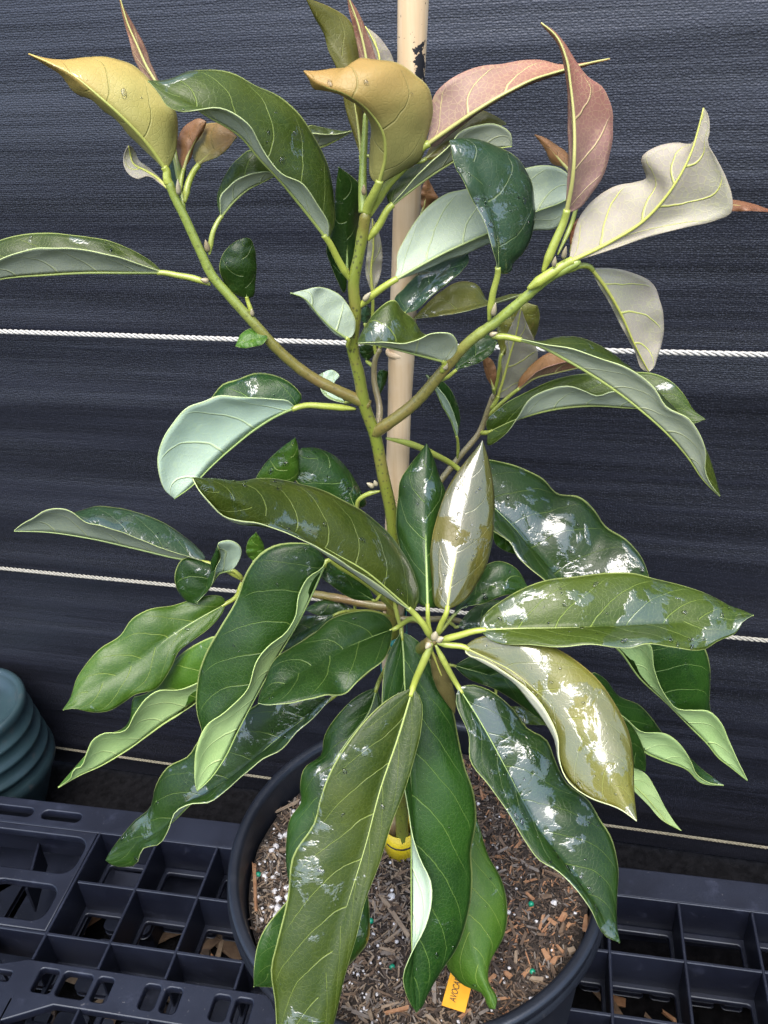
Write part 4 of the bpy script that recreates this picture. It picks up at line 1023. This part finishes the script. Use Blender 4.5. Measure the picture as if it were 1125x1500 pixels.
# ---- buds where leaves leave the stems
def bud(x, y, d, dx, dy, ln, r):
    a = at(x, y, d); b_ = at(x + dx, y + dy, d - 0.15)
    dv = (b_ - a) / np.linalg.norm(b_ - a)
    P = [a + dv * ln * t for t in (0, 0.2, 0.45, 0.7, 0.9, 1.0)]
    tube('bud', P, [r * 0.7, r, r * 0.95, r * 0.65, r * 0.3, r * 0.06], M_BUD, plant, PB, 10)
for q in ((547, 713, -0.3, -14, -8, 0.005, 0.0015), (551, 711, -0.4, -4, -12, 0.004, 0.0013), (262, 285, -1.2, -2, -25, 0.007, 0.0012), (305, 368, -1, -4, -16, 0.006, 0.0014), (305, 412, -1.2, -12, -3, 0.004, 0.0014),
          (722, 462, -2.5, 4, -18, 0.007, 0.0013), (718, 491, -2.4, 12, -4, 0.004, 0.0013), (370, 462, -1.1, -2, -12, 0.004, 0.0011), (533, 440, -0.4, 10, -12, 0.006, 0.0014), (636, 936, -7.2, 3, -14, 0.006, 0.0021),
          (640, 938, -7.2, 8, -3, 0.005, 0.0019), (630, 942, -7.3, -4, 5, 0.004, 0.0017), (811, 390, -3.2, 3, -16, 0.005, 0.0011), (825, 378, -3.2, 4, -16, 0.006, 0.0011), (533, 285, -0.3, 0, -14, 0.005, 0.0012), (721, 585, 7.3, 2, -14, 0.006, 0.0012), (651, 540, -1.7, 4, -10, 0.004, 0.0016)):
    bud(*q)

# ------------------------------------------------------------------ ties and tags
tie = empty('tie_tape', tuple(at(590, 945, 1.2))); tie_o = at(590, 945, 1.2)
tag(tie, 'teal plastic tape tying the stem to the wooden stake', 'tape')
t0 = at(577, 955, 0.7); s0 = sa + sdir * ((sa[2] - t0[2]) / -sdir[2])
for wy, ww, nm in ((0.012, 0.010, 'loop'), (-0.014, 0.008, 'loop')):
    V, Fc = [], []
    n = 48
    cen = (t0 + s0) / 2
    ax = s0 - t0; ax[2] = 0; La = np.linalg.norm(ax); ax /= La; ay = np.array([-ax[1], ax[0], 0])
    for k in range(n):
        a = 2 * pi * k / n
        rr2 = 0.0092
        p = (s0 if cos(a) > 0 else t0) + ax * cos(a) * rr2 + ay * sin(a) * rr2
        for q, zz_ in enumerate((-0.5, 0.5)):
            V.append(np.array([p[0], p[1], t0[2] + wy + zz_ * ww + 0.002 * sin(a * 2)]))
    for k in range(n):
        k2 = (k + 1) % n
        Fc.append((2*k, 2*k2, 2*k2+1, 2*k+1))
    o = mesh_obj(nm, V, Fc, M_TAPE, tie, True, tie_o)
    md = o.modifiers.new('thick', 'SOLIDIFY'); md.thickness = 0.0004
V = [at(*p) for p in ((606, 975, -0.6), (624, 960, -0.8), (632, 1010, -0.8), (617, 1030, -0.6))]
o = mesh_obj('tail', V, [(0, 1, 2, 3)], M_TAPE, tie, False, tie_o)
md = o.modifiers.new('thick', 'SOLIDIFY'); md.thickness = 0.0005

# yellow loop tag round the foot of the stem
yc = on_level(590, 1258, Z_SOIL + 0.004)
ytag = empty('loop_tag', tuple(yc))
tag(ytag, 'yellow plastic loop tag round the foot of the stem', 'tag')
def band(name, r, z0, z1, a0, a1, n, mat, tilt=0.0, par=None):
    V, Fc = [], []
    for k in range(n + 1):
        a = a0 + (a1 - a0) * k / n
        for z in (z0, z1):
            V.append((yc[0] + r * cos(a), yc[1] + 0.010 + r * sin(a), z + tilt * sin(a) * r))
    for k in range(n): Fc.append((2*k, 2*k+2, 2*k+3, 2*k+1))
    o = mesh_obj(name, V, Fc, mat, par, True, yc)
    md = o.modifiers.new('thick', 'SOLIDIFY'); md.thickness = 0.0005; md.offset = 0
    return o
yl = band('loop', 0.0132, yc[2] + 0.001, yc[2] + 0.030, 0, 2 * pi, 56, M_YTAG, 0.15, ytag)
band('printed_line', 0.0137, yc[2] + 0.0165, yc[2] + 0.0178, radians(215), radians(315), 20, M_INK, 0.15, ytag)

# orange name tag with lettering
oa, ob_ = on_level(652, 1478, Z_SOIL + 0.004), None
otag = empty('name_tag', tuple(oa))
tag(otag, 'orange plastic name tag lettered AVOCADO pushed into the mix', 'name tag')
zl = Z_SOIL + 0.006
c_bl, c_br = on_level(647, 1473, zl), on_level(681, 1484, zl)
c_tl, c_tr = on_level(637, 1415, zl + 0.004), on_level(668, 1420, zl + 0.004)
ux = c_br - c_bl; uw = np.linalg.norm(ux); ux /= uw
uy = c_tl - c_bl; uy -= ux * (uy @ ux); ul = np.linalg.norm(uy); uy /= ul
un = np.cross(ux, uy)
TL = 0.060
V = []
for zt in (0, 0.0006):
    for s_, t_ in ((0, 0), (uw, 0), (uw, TL), (0, TL)): V.append(c_bl + ux * s_ + uy * t_ + un * zt)
mesh_obj('tag_strip', V, BOXF, M_OTAG, otag, False, oa)
tcu = bpy.data.curves.new('lettering', 'FONT')
tcu.body = 'AVOCADO'
tcu.size = uw * 0.40; tcu.shear = 0.22; tcu.space_character = 0.93; tcu.extrude = 0.00008
to = bpy.data.objects.new('tmp', tcu); COL.objects.link(to)
me = bpy.data.meshes.new_from_object(to.evaluated_get(bpy.context.evaluated_depsgraph_get()))
bpy.data.objects.remove(to); bpy.data.curves.remove(tcu)
me.materials.clear(); me.materials.append(M_INK)
lo_ = bpy.data.objects.new('lettering', me); COL.objects.link(lo_)
tx, ty = uy, -ux
org = c_bl + ux * (uw * 0.52) + uy * 0.004 + un * 0.00075 - oa
tx = tx * 0.62
mw = Matrix(((tx[0], ty[0], un[0], org[0]), (tx[1], ty[1], un[1], org[1]), (tx[2], ty[2], un[2], org[2]), (0, 0, 0, 1)))
lo_.parent = otag
lo_.matrix_local = mw

for q in LEAF_INFO:
    if q[2] > 0.2 or q[2] < 0.02: print('leaf size check', q)
print('leaves', len(LEAF_INFO))
